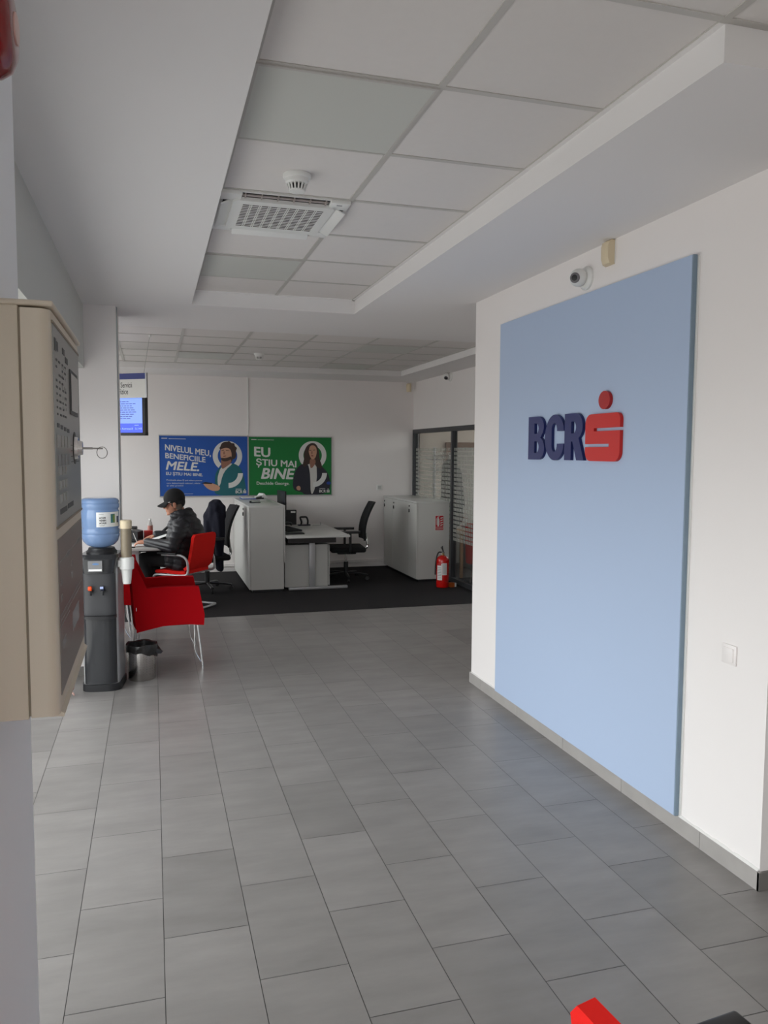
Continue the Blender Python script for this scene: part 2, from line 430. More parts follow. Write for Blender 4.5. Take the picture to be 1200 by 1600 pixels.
struct('baseboard_left.001', MB().box(-0.245, -0.235, 6.252, 6.74, 0, 0.07), SKIRT)
struct('baseboard_back', MB().box(-2.3, XB, YB-0.012, YB, 0.0, 0.055, b=0.003).box(-2.3, XB, YB-0.03, YB, 0.075, 0.115, b=0.003), WALL)
# blue-grey glass edge strip on the office side of the far pillar
struct('trim_2', MB().box(-0.2445, -0.238, 6.30, 6.34, 0.07, ZS), mat('pale_edge_strip', (0.45, 0.49, 0.5), rough=0.4))

# ---------------------------------------------------------------- ceilings
def tiled(name, xs, ys, z, dark=()):
    v = []; f = []; tones = []; rnd = random.Random(11); g = 0.0
    for xa, xb in zip(xs[:-1], xs[1:]):
        for ya, yb in zip(ys[:-1], ys[1:]):
            i = len(v); v += [(xa, ya, z), (xa, yb, z), (xb, yb, z), (xb, ya, z)]; f.append((i, i+1, i+2, i+3))
            t = 0.72*(1+rnd.uniform(-.025, .025)); tones.append((t, t*.955, t*.925))
    me = bpy.data.meshes.new(name); me.from_pydata(v, [], f)
    ca = me.attributes.new('tone', 'FLOAT_COLOR', 'FACE')
    for n_, t in enumerate(tones): ca.data[n_].color = (*t, 1)
    me.materials.append(TILEC); me.update(); tag(link(name, me), kind='structure')
def grid_bars(name, xs, ys, z, x0, x1, y0, y1, wd=0.024, gapd=None):
    b = MB(); d = MB()
    for x in xs:
        if x0 < x < x1: b.box(x-wd/2, x+wd/2, y0, y1, z-0.004, z+0.001)
    for y in ys:
        if y0 < y < y1:
            b.box(x0, x1, y-wd/2, y+wd/2, z-0.0035, z+0.001); d.box(x0, x1, y+wd/2, y+wd/2+0.004, z-0.001, z+0.0005)
    o = struct(name, b, TBAR); d.build('shadow_gap', GAP, o, smooth=0)
fx = [-0.884, -0.284, 0.316, 0.916, 1.516, 2.116, 2.716, 3.316, 3.916, 4.516, 5.116, 5.6]
fy = [-3.1]+[2.4815+0.6*i for i in range(-9, 6)]+[6.04]
tiled('ceiling', [x for x in fx if .3 < x < 1.6][:0]+[0.293, 0.916, 1.516, 2.116, 2.716, 3.316, 3.916, 4.516, 5.116, 5.6], fy, ZT)
grid_bars('ceiling_grid', fx, fy[1:], ZT, 0.293, 5.6, -3.1, 6.03)
bx_ = [-2.3]+[-0.325+0.62*i for i in range(-3, 10)]
bx_ = [-2.3, -1.565, -0.945]+[-0.325+0.62*i for i in range(0, 6)]+[3.30]
by_ = [YBEAM-0.1]+[YST-0.6*i for i in range(5, 0, -1)]+[YST]
tiled('ceiling.001', bx_, by_, ZTB)
grid_bars('ceiling_grid.001', bx_, by_, ZTB, -2.3, 3.30, YBEAM-.1, YST, wd=.03)
# soffits (plasterboard) of the hall: left band, right band, far band down to the beam
mb = MB()
mb.box(FX-0.1, 0.293, -3.1, 6.030, ZS, 3.2)
mb.box(1.527, 5.6, 1.894, 6.030, ZS, 3.2)
mb.box(FX-0.1, 5.6, 6.030, YBEAM, ZS, 3.2)
struct('ceiling.002', mb, SOFF)
mb = MB()
mb.box(-2.3, 5.6, YST, YB, ZB, 3.2)
mb.box(3.30, 5.6, YBEAM, YST, ZB, 3.2)
mb.box(-2.3, FX-0.1, 6.6, YBEAM, ZB, 3.2)
struct('ceiling.003', mb, SOFF)
# edge angle around the hall tray and slim moulding
mb = MB().box(1.507, 1.527, 1.894, 6.03, ZT-0.006, ZT).box(0.293, 1.527, 6.01, 6.03, ZT-0.006, ZT).box(0.293, 0.31, -3.1, 6.03, ZT-0.006, ZT)
struct('trim_3', mb, SOFF)
mb = MB().box(-2.3, 3.30, YST-0.018, YST, ZTB-0.006, ZTB).box(3.282, 3.30, YBEAM, YST, ZTB-0.006, ZTB)
struct('trim_4', mb, TBAR)
struct('ceiling.004', MB().box(-2.5, 5.7, -3.2, YB+0.12, 3.2, 3.3), SOFF)

def led_panel(x0, y0, z, w_, d_, label, group):
    t = thing('ceiling_light', label, 'ceiling light', (x0+w_/2, y0+d_/2, z), 0, group)
    MB().box(-w_/2+.012, w_/2-.012, -d_/2+.012, d_/2-.012, -0.0075, -0.001).build('diffuser', mat('unlit_light_diffuser', (0.59, 0.595, 0.555), rough=0.5), t, smooth=0)
    f = MB()
    for a in ((-w_/2+.002, w_/2-.002, -d_/2+.002, -d_/2+.014), (-w_/2+.002, w_/2-.002, d_/2-.014, d_/2-.002), (-w_/2+.002, -w_/2+.014, -d_/2+.014, d_/2-.014), (w_/2-.014, w_/2-.002, -d_/2+.014, d_/2-.014)):
        f.box(*a, -0.009, -0.0005)
    f.build('frame', TBAR, t, smooth=0)
led_panel(0.316, 2.4815, ZT, .6, .6, 'unlit square light panel in the hall ceiling, nearer than the smoke detector', 'hall ceiling light panels')
led_panel(0.316, 4.8815, ZT, .6, .6, 'unlit square light panel in the hall ceiling, beyond the air conditioner', 'hall ceiling light panels')
led_panel(0.295, 9.20, ZTB, .62, .6, 'unlit light panel in the office ceiling, left of its smoke detector', 'office ceiling light panels')
led_panel(0.295+3*.62, 9.80, ZTB, .62, .6, 'unlit light panel in the office ceiling, farthest one near the back wall', 'office ceiling light panels')
led_panel(0.295+3*.62, 8.00, ZTB, .62, .6, 'unlit light panel in the office ceiling, right side nearest the beam', 'office ceiling light panels')

# ---------------------------------------------------------------- ceiling cassette air conditioner
def air_con():
    cx, cyy = 0.616, 3.981
    t = thing('air_conditioner', 'white four-way cassette air conditioner with square grille set in the hall ceiling', 'air conditioner', (cx, cyy, ZT))
    H = .300
    # surround: four corner plates and slots
    fr = MB()
    for sx_, sy_ in ((1, 1), (1, -1), (-1, 1), (-1, -1)):
        fr.box(min(sx_*.205, sx_*H), max(sx_*.205, sx_*H), min(sy_*.205, sy_*H), max(sy_*.205, sy_*H), -0.022, -0.002, b=.004)
    for s_ in (1, -1):
        fr.box(-.21, .21, min(s_*(.285 if s_ > 0 else .292), s_*H), max(s_*(.285 if s_ > 0 else .292), s_*H), -.021 if s_ > 0 else -.010, -.002); fr.box(min(s_*.285, s_*H), max(s_*.285, s_*H), -.21, .21, -.021, -.002)
    fr.build('surround', WHITE, t, smooth=30)
    MB().box(-.287, .287, -.287, .287, -0.004, 0.10).build('slot_interior', BLACK, t, smooth=0)
    lou = mat('pinkish_louvre', (0.42, 0.37, 0.35), rough=0.5)
    for i, s_ in enumerate(((0, 1), (0, -1), (1, 0), (-1, 0))):
        f = MB()
        if s_[1] == -1:   # closed slot towards the camera shows ribs
            f.box(-.2, .2, -.262, -.243, -.010, -.005)
            for k in range(6): f.box(-.19+k*.075, -.186+k*.075, -.283, -.24, -.020, -.005)
            f.build('louvre', lou, t, smooth=0)
        else:
            a = math.radians(28)
            if s_[0] == 0: M = Matrix.Translation((0, .262, -.022)) @ Matrix.Rotation(-a, 4, 'X')
            else: M = Matrix.Rotation(-PI/2*s_[0], 4, 'Z') @ Matrix.Translation((0, .262, -.022)) @ Matrix.Rotation(-a, 4, 'X')
            f.box(-.2, .2, -.036, .036, -.004, .004, M=M, b=.003); f.build('louvre', WHITE, t, smooth=30)
    # intake grille: plate with slits
    g = MB(); g.prism(rrect(-.238, .238, -.238, .238, .03), -.030, -.012)
    g.build('intake_grille', WHITE, t, smooth=30)
    s_ = MB()
    for c_ in range(9):
        for r_ in range(14):
            x = -.176+c_*.044; y = -.185+r_*.0262
            s_.box(x-.015, x+.015, y, y+.012, -.0308, -.0295)
        if c_ < 8:
            for r_ in range(14): s_.box(-.176+c_*.044+.019, -.176+c_*.044+.0245, -.183+r_*.0262, -.176+r_*.0262, -.0308, -.0295)
    gr = [o for o in bpy.data.objects if o.parent == t and o.name.startswith('intake_grille')][0]
    s_.build('grille_slots', mat('dark_slot', (0.10, 0.085, 0.08), rough=.8), gr, smooth=0)
    MB().box(.236, .262, -.278, -.268, -.0235, -.0215).build('status_label', mat('grey_print', (.3, .3, .3)), t, smooth=0)
air_con()

def smoke_detector(x, y, z, s, label, group='smoke detectors'):
    t = thing('smoke_detector', label, 'smoke detector', (x, y, z), 0, group)
    MB().lathe([(.060*s, -.0005), (.060*s, -.012*s), (.056*s, -.018*s), (.050*s, -.020*s)], n=40).build('mounting_base', WHITE, t)
    MB().lathe([(.050*s, -.019*s), (.049*s, -.034*s), (.044*s, -.040*s), (.043*s, -.042*s)], n=40).build('body', WHITE, t)
    MB().lathe([(.030*s, -.041*s), (.030*s, -.066*s)], n=24).build('sensor_chamber', BLACK, t)
    c = MB()
    for k in range(16):
        a = 2*PI*k/16; M = Matrix.Rotation(a, 4, 'Z')
        c.add([(.041*s, -.0035*s, -.041*s), (.041*s, .0035*s, -.041*s), (.0315*s, .0035*s, -.066*s), (.0315*s, -.0035*s, -.066*s), (.045*s, -.0035*s, -.041*s), (.045*s, .0035*s, -.041*s), (.0355*s, .0035*s, -.068*s), (.0355*s, -.0035*s, -.068*s)],
              [(0, 3, 2, 1), (4, 5, 6, 7), (0, 4, 7, 3), (1, 2, 6, 5), (3, 7, 6, 2), (0, 1, 5, 4)], M)
    c.lathe([(.0355*s, -.0655*s), (.034*s, -.071*s), (.02*s, -.073*s)], n=24)
    c.build('vent_cage', WHITE, t)
smoke_detector(.612, 3.42, ZT, 1.0, 'white round smoke detector on the hall ceiling tile before the air conditioner')
smoke_detector(1.19, 9.13, ZTB, 1.0, 'small white smoke detector on the office ceiling')

# ---------------------------------------------------------------- blue board with logo
t = thing('wall_board', 'tall pale blue board mounted on the white right wall behind the logo', 'wall panel', (XR, 3.868, 0.08))
MB().box(XR-.030, XR-.004, 2.905, 4.83, .08, 2.546, b=.002).build('board', BLUEB, t, True, smooth=0)
MB().box(XR-.0285, XR-.008, 2.8985, 2.9048, .08, 2.546).build('edge_band', BLUEE, t, True, smooth=0)
MB().box(XR-.007, XR-.0005, 2.890, 4.82, .082, 2.54).build('back_panel', WHITE, t, True, smooth=0)
t = thing('wall_logo', 'navy and red raised logo letters and emblem fixed on the pale blue board', 'logo', (XR-.03, 3.87, 1.66))
ML = MX((XR-.0305, 4.36, 1.662), (0, -1, 0), (0, 0, 1))
def letter(outer, holes, x0, x1, h=.255):
    cu = bpy.data.curves.new('letter', 'CURVE'); cu.dimensions = '2D'; cu.fill_mode = 'BOTH'; cu.extrude = .009
    for P_ in [outer]+holes:
        sp = cu.splines.new('POLY'); sp.points.add(len(P_)-1); sp.use_cyclic_u = True
        for i, p in enumerate(P_): sp.points[i].co = (x0+p[0]*(x1-x0), p[1]*h, 0, 1)
    o = bpy.data.objects.new('letter', cu); C.objects.link(o)
    me = bpy.data.meshes.new_from_object(o.evaluated_get(bpy.context.evaluated_depsgraph_get()))
    C.objects.unlink(o); bpy.data.objects.remove(o); bpy.data.curves.remove(cu)
    me.transform(ML @ Matrix.Translation((0, 0, .009))); me.materials.clear(); me.materials.append(NAVY)
    return link('letter', me, t, True)
def ea(cx, cy_, rx, ry, a0, a1, n=10): return [(cx+rx*math.cos(math.radians(a0+(a1-a0)*k/n)), cy_+ry*math.sin(math.radians(a0+(a1-a0)*k/n))) for k in range(n+1)]
letter([(0, 0), (.58, 0)]+ea(.60, .265, .40, .265, -85, 70)+[(.80, .525)]+ea(.58, .755, .38, .245, -50, 88)+[(0, 1)],
       [[(.38, .60), (.38, .84)]+ea(.50, .72, .14, .12, 90, -90, 8), [(.38, .155), (.38, .425)]+ea(.50, .29, .16, .135, 90, -90, 8)], 0, .203)
letter(ea(.52, .5, .52, .51, 30, 330, 40)+[(1.0, .36), (.64, .36), (.64, .27)]+ea(.50, .33, .14, .15, -10, -180, 8)+[(.36, .5)]+ea(.50, .67, .14, .15, 180, 10, 8)+[(.64, .64), (1.0, .64)], [], .210, .431)
letter([(0, 0), (0, 1), (.56, 1)]+ea(.58, .72, .38, .28, 88, -50, 12)+[(.76, .47), (1.04, 0), (.66, 0), (.43, .40), (.36, .40), (.36, 0)],
       [[(.36, .575), (.36, .825)]+ea(.48, .70, .14, .125, 90, -90, 8)], .437, .636)
def s_emblem():
    W, Hh = .322, .243
    def arc(cx, cyy, r, a0, a1): return [(cx+r*math.cos(a0+(a1-a0)*k/6), cyy+r*math.sin(a0+(a1-a0)*k/6)) for k in range(7)]
    r = .05; P = []
    P += arc(r, r, r, 1.5*PI, PI)                                   # bottom-left (going clockwise up)
    P += [(0, Hh*.30), (W*.70, Hh*.30), (W*.70, Hh*.365), (0, Hh*.365)]
    P += arc(r, Hh-r, r, PI, PI/2)
    P += arc(W-r*.7, Hh-r*.7, r*.7, PI/2, 0)
    P += [(W, Hh*.70), (W*.26, Hh*.70), (W*.26, Hh*.635), (W, Hh*.635)]
    P += arc(W-r, r, r, 0, -PI/2)
    return P
MB().prism(s_emblem(), 0, .018, MX((XR-.0305, 3.704, 1.66), (0, -1, 0), (0, 0, 1))).build('emblem', EMB, t, True, smooth=25)
MB().prism(circle(0, 0, .052, .046, 36), 0, .018, MX((XR-.0305, 3.531, 1.97), (0, -1, 0), (0, 0, 1))).build('emblem_dot', EMBD, t, True, smooth=25)

# ---------------------------------------------------------------- cameras, sensors, switch
def dome_camera(p, nrm, label, look):
    t = thing('security_camera', label, 'security camera', p, 0, 'white turret security cameras')
    n_ = Vector(nrm); ax = Vector((0, 0, 1)).cross(n_).normalized()
    M = MX(p, tuple(ax), (0, 0, 1)); 
    MB().lathe([(.062, 0), (.062, .012), (.056, .020), (.050, .026)], M, 40).build('base_ring', WHITE, t, True)
    c = Vector(p)+n_*.055
    MB().ball(c, .047, sub=4).build('housing', WHITE, t, True, smooth=60)
    L = Vector(look).normalized(); x, y, z = frame_z((0, 0, 0), L)
    ML_ = Matrix(((x.x, y.x, z.x, c.x), (x.y, y.y, z.y, c.y), (x.z, y.z, z.z, c.z), (0, 0, 0, 1)))
    l = MB().lathe([(.027, .036), (.027, .044), (.0245, .0465)], ML_, 32).build('lens_window', mat('lens_grey', (0.16, .15, .16), rough=.3), t, True)
    MB().lathe([(.016, .046), (.016, .0478), (.012, .049)], ML_, 24).build('lens', BLACK, l, True)
dome_camera((XR, 3.80, 2.633), (-1, 0, 0), 'white turret security camera above the pale blue board', (-.75, -.50, -.15))
dome_camera((XB, 9.73, 2.70), (-1, 0, 0), 'white turret security camera high on the office right wall', (-.5, -.6, -.6))
def motion_sensor(M, label):
    t = thing('motion_sensor', label, 'motion sensor', M.translation[:], 0, 'motion sensors')
    side = [(0, 0), (0, .118), (.018, .122), (.038, .11), (.044, .09), (.044, .03), (.034, .004), (.015, -.004)]
    # side profile: depth, height
    mb = MB(); n = len(side); vs = []
    for xx in (-.032, -.026, .026, .032):
        k = .9 if abs(xx) > .03 else 1
        for d, h in side: vs.append((xx, h, d*k))
    fs = []
    for r_ in range(3):
        for i in range(n): fs.append((r_*n+i, r_*n+(i+1) % n, (r_+1)*n+(i+1) % n, (r_+1)*n+i))
    fs += [tuple(range(n)), tuple(reversed(range(3*n, 4*n)))]
    mb.add(vs, fs, M); mb.build('housing', CREAM, t, True, smooth=40)
    MB().box(-.036, .036, .005, .115, -.004, .002, M=M).build('wall_bracket', WHITE, t, True, smooth=0)
motion_sensor(MX((XR, 3.575, 2.652), (0, -1, 0), (0, 0, 1)), 'cream motion sensor beside the near security camera under the ceiling')
motion_sensor(MX((XB-.10, YB-.10, 2.60), (math.cos(math.radians(-45)), math.sin(math.radians(-45)), 0), (0, 0, 1)), 'small motion sensor in the far corner of the office under the ceiling')
t = thing('light_switch', 'white square light switch on the right wall near its end', 'light switch', (XR, 2.622, .885))
M = MX((XR, 2.622, .885), (0, -1, 0), (0, 0, 1))
SWM = mat('switch_white', (.82, .775, .76), rough=.4)
MB().box(-.041, .041, -.041, .041, 0, .008, M=M, b=.003).build('cover_frame', SWM, t, True)
rk = MB().box(-.028, .028, -.028, .028, .007, .012, M=M, b=.002).build('rocker', SWM, t, True)
t = thing('wall_socket', 'small white double socket on the back wall left of the right cabinet', 'socket', (3.24, YB, 1.18))
MB().box(3.197, 3.283, YB-.01, YB, 1.14, 1.222, b=.003).build('cover_plate', WHITE, t, True)
MB().box(3.215, 3.265, YB-.0115, YB-.009, 1.155, 1.207).build('socket_insert', mat('socket_grey', (.5, .5, .49)), t, True, smooth=0)
tag(MB().box(1.296, 1.312, YB-.012, YB, 1.95, ZB, b=.002).build('cable_trunking', WHITE), 'thin white vertical cable trunking on the back wall above the posters', 'cable trunking')

# ---------------------------------------------------------------- posters on the back wall
SKIN = mat('printed_skin', '#b98d74', rough=.5); SKIN2 = mat('printed_skin_shade', '#8d6250', rough=.5)
PW = mat('printed_white', (.62, .62, .6), rough=.5); PTEAL = mat('printed_teal', '#1c5f66', rough=.5)
PHAIR = mat('printed_brown_hair', '#3a2a24', rough=.5); PSHIRT = mat('printed_offwhite', (.55, .53, .5), rough=.5)
PNAVY = mat('printed_dark_navy', '#23242f', rough=.5); PLIP = mat('printed_lip', '#7d433c', rough=.5)
PDARK = mat('printed_dark', '#1c1817', rough=.5)
def poster(x0, x1, z0, z1, col, cx0, cx1, cy0, cy1, label, build):
    t = thing('poster', label, 'poster', ((x0+x1)/2, YB, z0), 0, 'advertising posters on the back wall')
    yf = YB-.018
    pl = MB().box(x0+.008, x1-.008, yf, YB-.001, z0+.008, z1-.008).build('printed_sheet', col, t, True, smooth=0)
    fr = MB().box(x0, x1, yf-.004, YB, z1-.012, z1).box(x0, x1, yf-.004, YB, z0, z0+.012).box(x0, x0+.007, yf-.004, YB, z0, z1).box(x1-.007, x1, yf-.004, YB, z0, z1)
    fr.build('frame', ALU, t, True, smooth=0)
    def P(cx, cy_): return (x0+(cx-cx0)/(cx1-cx0)*(x1-x0), z0+(cy1-cy_)/(cy1-cy0)*(z1-z0))
    k = (x1-x0)/(cx1-cx0); kv = (z1-z0)/(cy1-cy0)
    def shape(name, pts, m, layer, sm=0):
        if sm: pts = smoothpoly(pts, sm)
        q = [P(*p) for p in pts]
        return MB().prism(q, 0, .0005, Matrix.Translation((0, 0, 0)) @ MX((0, yf-.0006*layer, 0), (1, 0, 0), (0, 0, 1))).build(name, m, pl, True, smooth=0)
    def txt(s, a, b, cap, m=PW, desc=0.0, off=.0, shear=0.0, layer=1):
        ox, oz = P(*a); ex, ez = P(*b); L = math.hypot(ex-ox, ez-oz); h = cap*kv
        M = MX((ox, yf-.0006*layer, oz), (ex-ox, 0, ez-oz), (0, 0, 1))
        return text('lettering', s, h/.73, m, M, pl, True, off=off*h*1.9, shear=shear, ext=.0004, fit=(0, L, -desc*h, h))
    build(shape, txt)
def ring(cx, cyy, ro, ri, a0, a1, n=40):
    return [(cx+ro*math.cos(a0+(a1-a0)*k/n), cyy-ro*math.sin(a0+(a1-a0)*k/n)) for k in range(n+1)]+[(cx+ri*math.cos(a1+(a0-a1)*k/n), cyy-ri*math.sin(a1+(a0-a1)*k/n)) for k in range(n+1)]
def poster_logo(shape, txt, x, y, s):
    txt('BCR', (x, y), (x+88*s, y), 38*s, off=.02, layer=7)
    shape('emblem', [(x+100*s, y), (x+100*s, y-34*s), (x+140*s, y-34*s), (x+140*s, y)], PW, 7)
    shape('emblem_slot', [(x+108*s, y-24*s), (x+140*s, y-24*s), (x+140*s, y-21*s), (x+108*s, y-21*s)], PDARK, 8)
    shape('emblem_slot', [(x+100*s, y-13*s), (x+132*s, y-13*s), (x+132*s, y-10*s), (x+100*s, y-10*s)], PDARK, 8)
    shape('emblem_dot', circle(x+120*s, y-47*s, 8*s, 6*s, 12), PW, 7)
    shape('tagline', [(x, y-50*s), (x+80*s, y-50*s), (x+80*s, y-56*s), (x, y-56*s)], PW, 7)
def blue_art(shape, txt):
    txt('NIVELUL MEU,', (104, 236), (682, 312), 70, desc=.2, off=.016)
    txt('BENEFICIILE', (106, 338), (612, 392), 66, off=.016)
    txt('MELE.', (112, 482), (526, 502), 104, off=.022, shear=.22)
    txt('EU \u0218TIU MAI BINE.', (112, 550), (576, 570), 40, desc=.28, off=.014)
    txt('Produsele alese \u00ee\u021bi pot aduce puncte', (115, 622), (566, 630), 17, desc=.35)
    txt('care deblocheaz\u0103 reduceri, oferte', (116, 660), (542, 664), 17, desc=.25)
    txt('\u0219i alte premii', (116, 694), (325, 695), 17, desc=.25)
    shape('fine_print', [(60, 96), (130, 96), (130, 86), (60, 86)], PW, 1)
    shape('fine_print', [(150, 98), (365, 100), (365, 95), (150, 93)], PW, 1)
    shape('fine_print', [(90, 790), (450, 792), (450, 789), (90, 787)], PW, 1)
    shape('ring', ring(900, 310, 192, 128, math.radians(-48), math.radians(232)), PW, 1)
    shape('jacket', [(800, 455), (760, 500), (735, 560), (728, 700), (725, 820), (1150, 820), (1128, 640), (1090, 500), (1040, 430), (960, 400), (880, 420)], PTEAL, 2, 2)
    shape('shirt', [(805, 470), (840, 440), (950, 400), (960, 415), (880, 480), (830, 560), (800, 690), (770, 690), (765, 600), (785, 520)], PSHIRT, 3, 1)
    shape('hair', [(908+(106+7*math.sin(9*a))*math.cos(a)*(1.04 if math.cos(a) > 0 else 1), 225-(98+8*math.sin(9*a+1))*math.sin(a)*(1.0 if math.sin(a) > 0 else 1.75 if math.cos(a) > .15 else .3)) for a in [2*PI*k/72 for k in range(72)]], PHAIR, 3)
    shape('neck', [(815, 345), (945, 345), (950, 400), (850, 470), (825, 475), (815, 420)], SKIN2, 4, 1)
    shape('face', [(812, 205), (870, 200), (935, 215), (955, 280), (950, 340), (915, 368), (850, 378), (815, 350), (806, 280)], SKIN, 5, 2)
    shape('beard', [(815, 330), (850, 338), (900, 330), (950, 310), (948, 345), (915, 372), (850, 382), (818, 360)], PHAIR, 6, 1)
    shape('brow', [(822, 238), (855, 230), (855, 237), (822, 245)], PHAIR, 6); shape('brow', [(880, 232), (925, 240), (925, 247), (880, 240)], PHAIR, 6)
    shape('mouth', [(835, 312), (880, 302), (885, 310), (850, 322)], PLIP, 7, 1)
    shape('nose', [(848, 250), (862, 250), (868, 288), (842, 290)], SKIN2, 6, 1)
    shape('hair', [(800, 225), (815, 160), (850, 130), (920, 125), (975, 155), (1000, 205), (960, 225), (930, 210), (880, 205), (845, 212), (820, 222)], PHAIR, 6, 2)
    shape('hand', [(575, 660), (610, 645), (690, 655), (760, 680), (800, 705), (790, 750), (720, 760), (660, 740), (615, 710)], SKIN, 5, 2)
    shape('phone', [(560, 655), (610, 640), (700, 655), (690, 668), (600, 665), (568, 662)], PDARK, 6)
    shape('ring', ring(910, 530, 190, 125, math.radians(-90), 0, 16), PW, 6)
    poster_logo(shape, txt, 1002, 788, 1.0)
poster(.085, 1.298, 1.072, 1.928, mat('poster_blue_print', '#1c4f9f', rough=.5), 25, 1170, 48, 828,
       'blue advertising poster with a curly-haired man, left of the green poster', blue_art)
def green_art(shape, txt):
    txt('EU', (108, 328), (308, 342), 118, off=.022)
    txt('\u0218TIU MAI', (130, 446), (652, 474), 88, desc=.3, off=.018)
    txt('BINE.', (196, 618), (644, 628), 132, off=.025, shear=.22)
    txt('Deschide George.', (134, 700), (560, 706), 42, desc=.22, off=.012)
    shape('fine_print', [(68, 120), (135, 120), (135, 110), (68, 110)], PW, 1)
    shape('fine_print', [(148, 120), (360, 122), (360, 117), (148, 115)], PW, 1)
    shape('ring', ring(872, 315, 186, 124, math.radians(-50), math.radians(230)), PW, 1)
    shape('coat', [(735, 420), (660, 480), (625, 560), (600, 700), (625, 780), (740, 800), (745, 835), (1040, 835), (1120, 740), (1090, 560), (1010, 470), (930, 420)], PNAVY, 2, 2)
    shape('blouse', [(800, 420), (920, 405), (925, 470), (930, 640), (880, 820), (845, 820), (840, 600), (825, 480)], PSHIRT, 3, 1)
    shape('hair', [(860, 148), (920, 165), (955, 240), (965, 370), (1000, 450), (990, 500), (920, 470), (900, 420), (800, 430), (760, 480), (735, 440), (760, 360), (755, 280), (790, 190)], PHAIR, 4, 2)
    shape('neck', [(835, 360), (905, 360), (915, 420), (850, 500), (830, 430)], SKIN2, 5, 1)
    shape('face', [(830, 200), (870, 178), (915, 200), (930, 260), (915, 340), (880, 372), (850, 360), (824, 300), (818, 250)], SKIN, 6, 2)
    for a in ((838, 246), (890, 243)): shape('brow', [(a[0]-14, a[1]), (a[0]+16, a[1]-2), (a[0]+16, a[1]+5), (a[0]-14, a[1]+6)], PDARK, 7)
    shape('nose', [(856, 255), (868, 255), (873, 298), (850, 300)], SKIN2, 7, 1)
    shape('mouth', [(842, 318), (870, 312), (890, 322), (868, 332)], PLIP, 7, 1)
    shape('hair', [(820, 250), (835, 195), (868, 176), (850, 160), (800, 200), (790, 300), (800, 340)], PHAIR, 7, 1)
    shape('hand', [(650, 730), (690, 710), (712, 740), (705, 780), (660, 770)], SKIN, 4, 2)
    shape('ring', ring(878, 548, 186, 122, math.radians(-90), 0, 16), PW, 6)
    shape('badge', circle(1088, 682, 30, 20, 16), mat('printed_blue', '#24408c', rough=.5), 4)
    poster_logo(shape, txt, 962, 806, .98)
poster(1.302, 2.512, 1.072, 1.925, mat('poster_green_print', '#0c7032', rough=.5), 28, 1132, 70, 845,
       'green advertising poster with a long-haired woman, right of the blue poster', green_art)

# ---------------------------------------------------------------- hanging sign and screen in the office
a_ = math.radians(-35); sxv = (math.cos(a_), math.sin(a_), 0)      # runs from far left to near right
SR = Vector((-.045, 8.40, 0)); 
def SP(d, z): return (SR.x-sxv[0]*d, SR.y-sxv[1]*d, z)
t = thing('hanging_sign', 'white hanging service sign with a blue top band, cut off by the left pillar', 'sign', SP(.5, 2.24))
M = MX(SP(1.0, 2.245), sxv, (0, 0, 1))
MB().box(0, .985, 0, .19, -.012, 0, M=M).build('sign_panel', mat('sign_white', (.62, .62, .59), rough=.5), t, True, smooth=0)
MB().box(0, .985, .19, .249, -.012, .0005, M=M).build('header_band', mat('sign_navy', '#2f3a78', rough=.5), t, True, smooth=0)
MB().box(.985, 1.0, 0, .252, -.02, .004, M=M).build('end_profile', ALU, t, True, smooth=0)
# the visible ends of the two lines come first behind the pillar edge
text('lettering', 'Servicii', .066, BLACK, MX(SP(.312, 2.350), sxv, (0, 0, 1)) @ Matrix.Translation((0, 0, .001)), t, True, fit=(0, .135, 0, .055))
text('lettering', 'Fizice', .066, BLACK, MX(SP(.340, 2.283), sxv, (0, 0, 1)) @ Matrix.Translation((0, 0, .001)), t, True, fit=(0, .115, 0, .055))
for wp in ([SP(.03, 2.497), (-.005, 8.0, ZTB)], [SP(.97, 2.497), SP(.97, ZTB)]):
    MB().tube(wp, .0022, 6).build('suspension_wire', mat('grey_wire', (.35, .34, .33), rough=.5), t, True)
MB().lathe([(.012, 0), (.012, -.02), (.005, -.028)], Matrix.Translation((-.005, 8.0, ZTB-.002)), 12).build('ceiling_clip', WHITE, t, True)
t = thing('wall_screen', 'lit blue information screen hanging under the white service sign', 'screen', SP(.5, 1.87))
M = MX(SP(1.06, 1.862), sxv, (0, 0, 1)) @ Matrix.Translation((0, 0, -.05))
MB().box(0, 1.00, 0, .62, -.05, 0, M=M, b=.003).build('casing', BLACK, t, True)
scr = MB().box(.03, .965, .03, .60, 0, .001, M=M).build('display', mat('lit_blue_display', (.02, .03, .1), rough=.25, emit='#6f8fe8', es=.62), t, True, smooth=0)
MB().box(.03, .965, .03, .125, .0011, .0016, M=M).build('ticker_band', mat('lit_deep_blue', (.01, .02, .1), rough=.25, emit='#1638d0', es=.8), scr, True, smooth=0)
tk = mat('lit_dark_text', (.01, .015, .05), rough=.3, emit='#24388c', es=.5)
mb = MB(); rnd = random.Random(4); zz = .585
for k in range(19):
    zz -= .0215
    if k in (3, 8, 9): continue
    x = .60
    while x < .80+.07*rnd.random():
        L = rnd.uniform(.02, .05); mb.box(x, x+L, zz-.004, zz+.004, .0012, .0018, M=M); x += L+.008
mb.build('text_rows', tk, scr, True, smooth=0)
text('ticker_text', 'clien\u021bi, rata fumeaz\u0103  3,145', .03, mat('lit_pale_text', (.1, .1, .1), emit='#8fb0ff', es=.6), M @ Matrix.Translation((.53, .055, .0018)), scr, True, fit=(0, .43, 0, .028))
text('ticker_text', 'www', .02, MC['lit_pale_text'], M @ Matrix.Translation((.87, .10, .0018)), scr, True, fit=(0, .05, 0, .010))

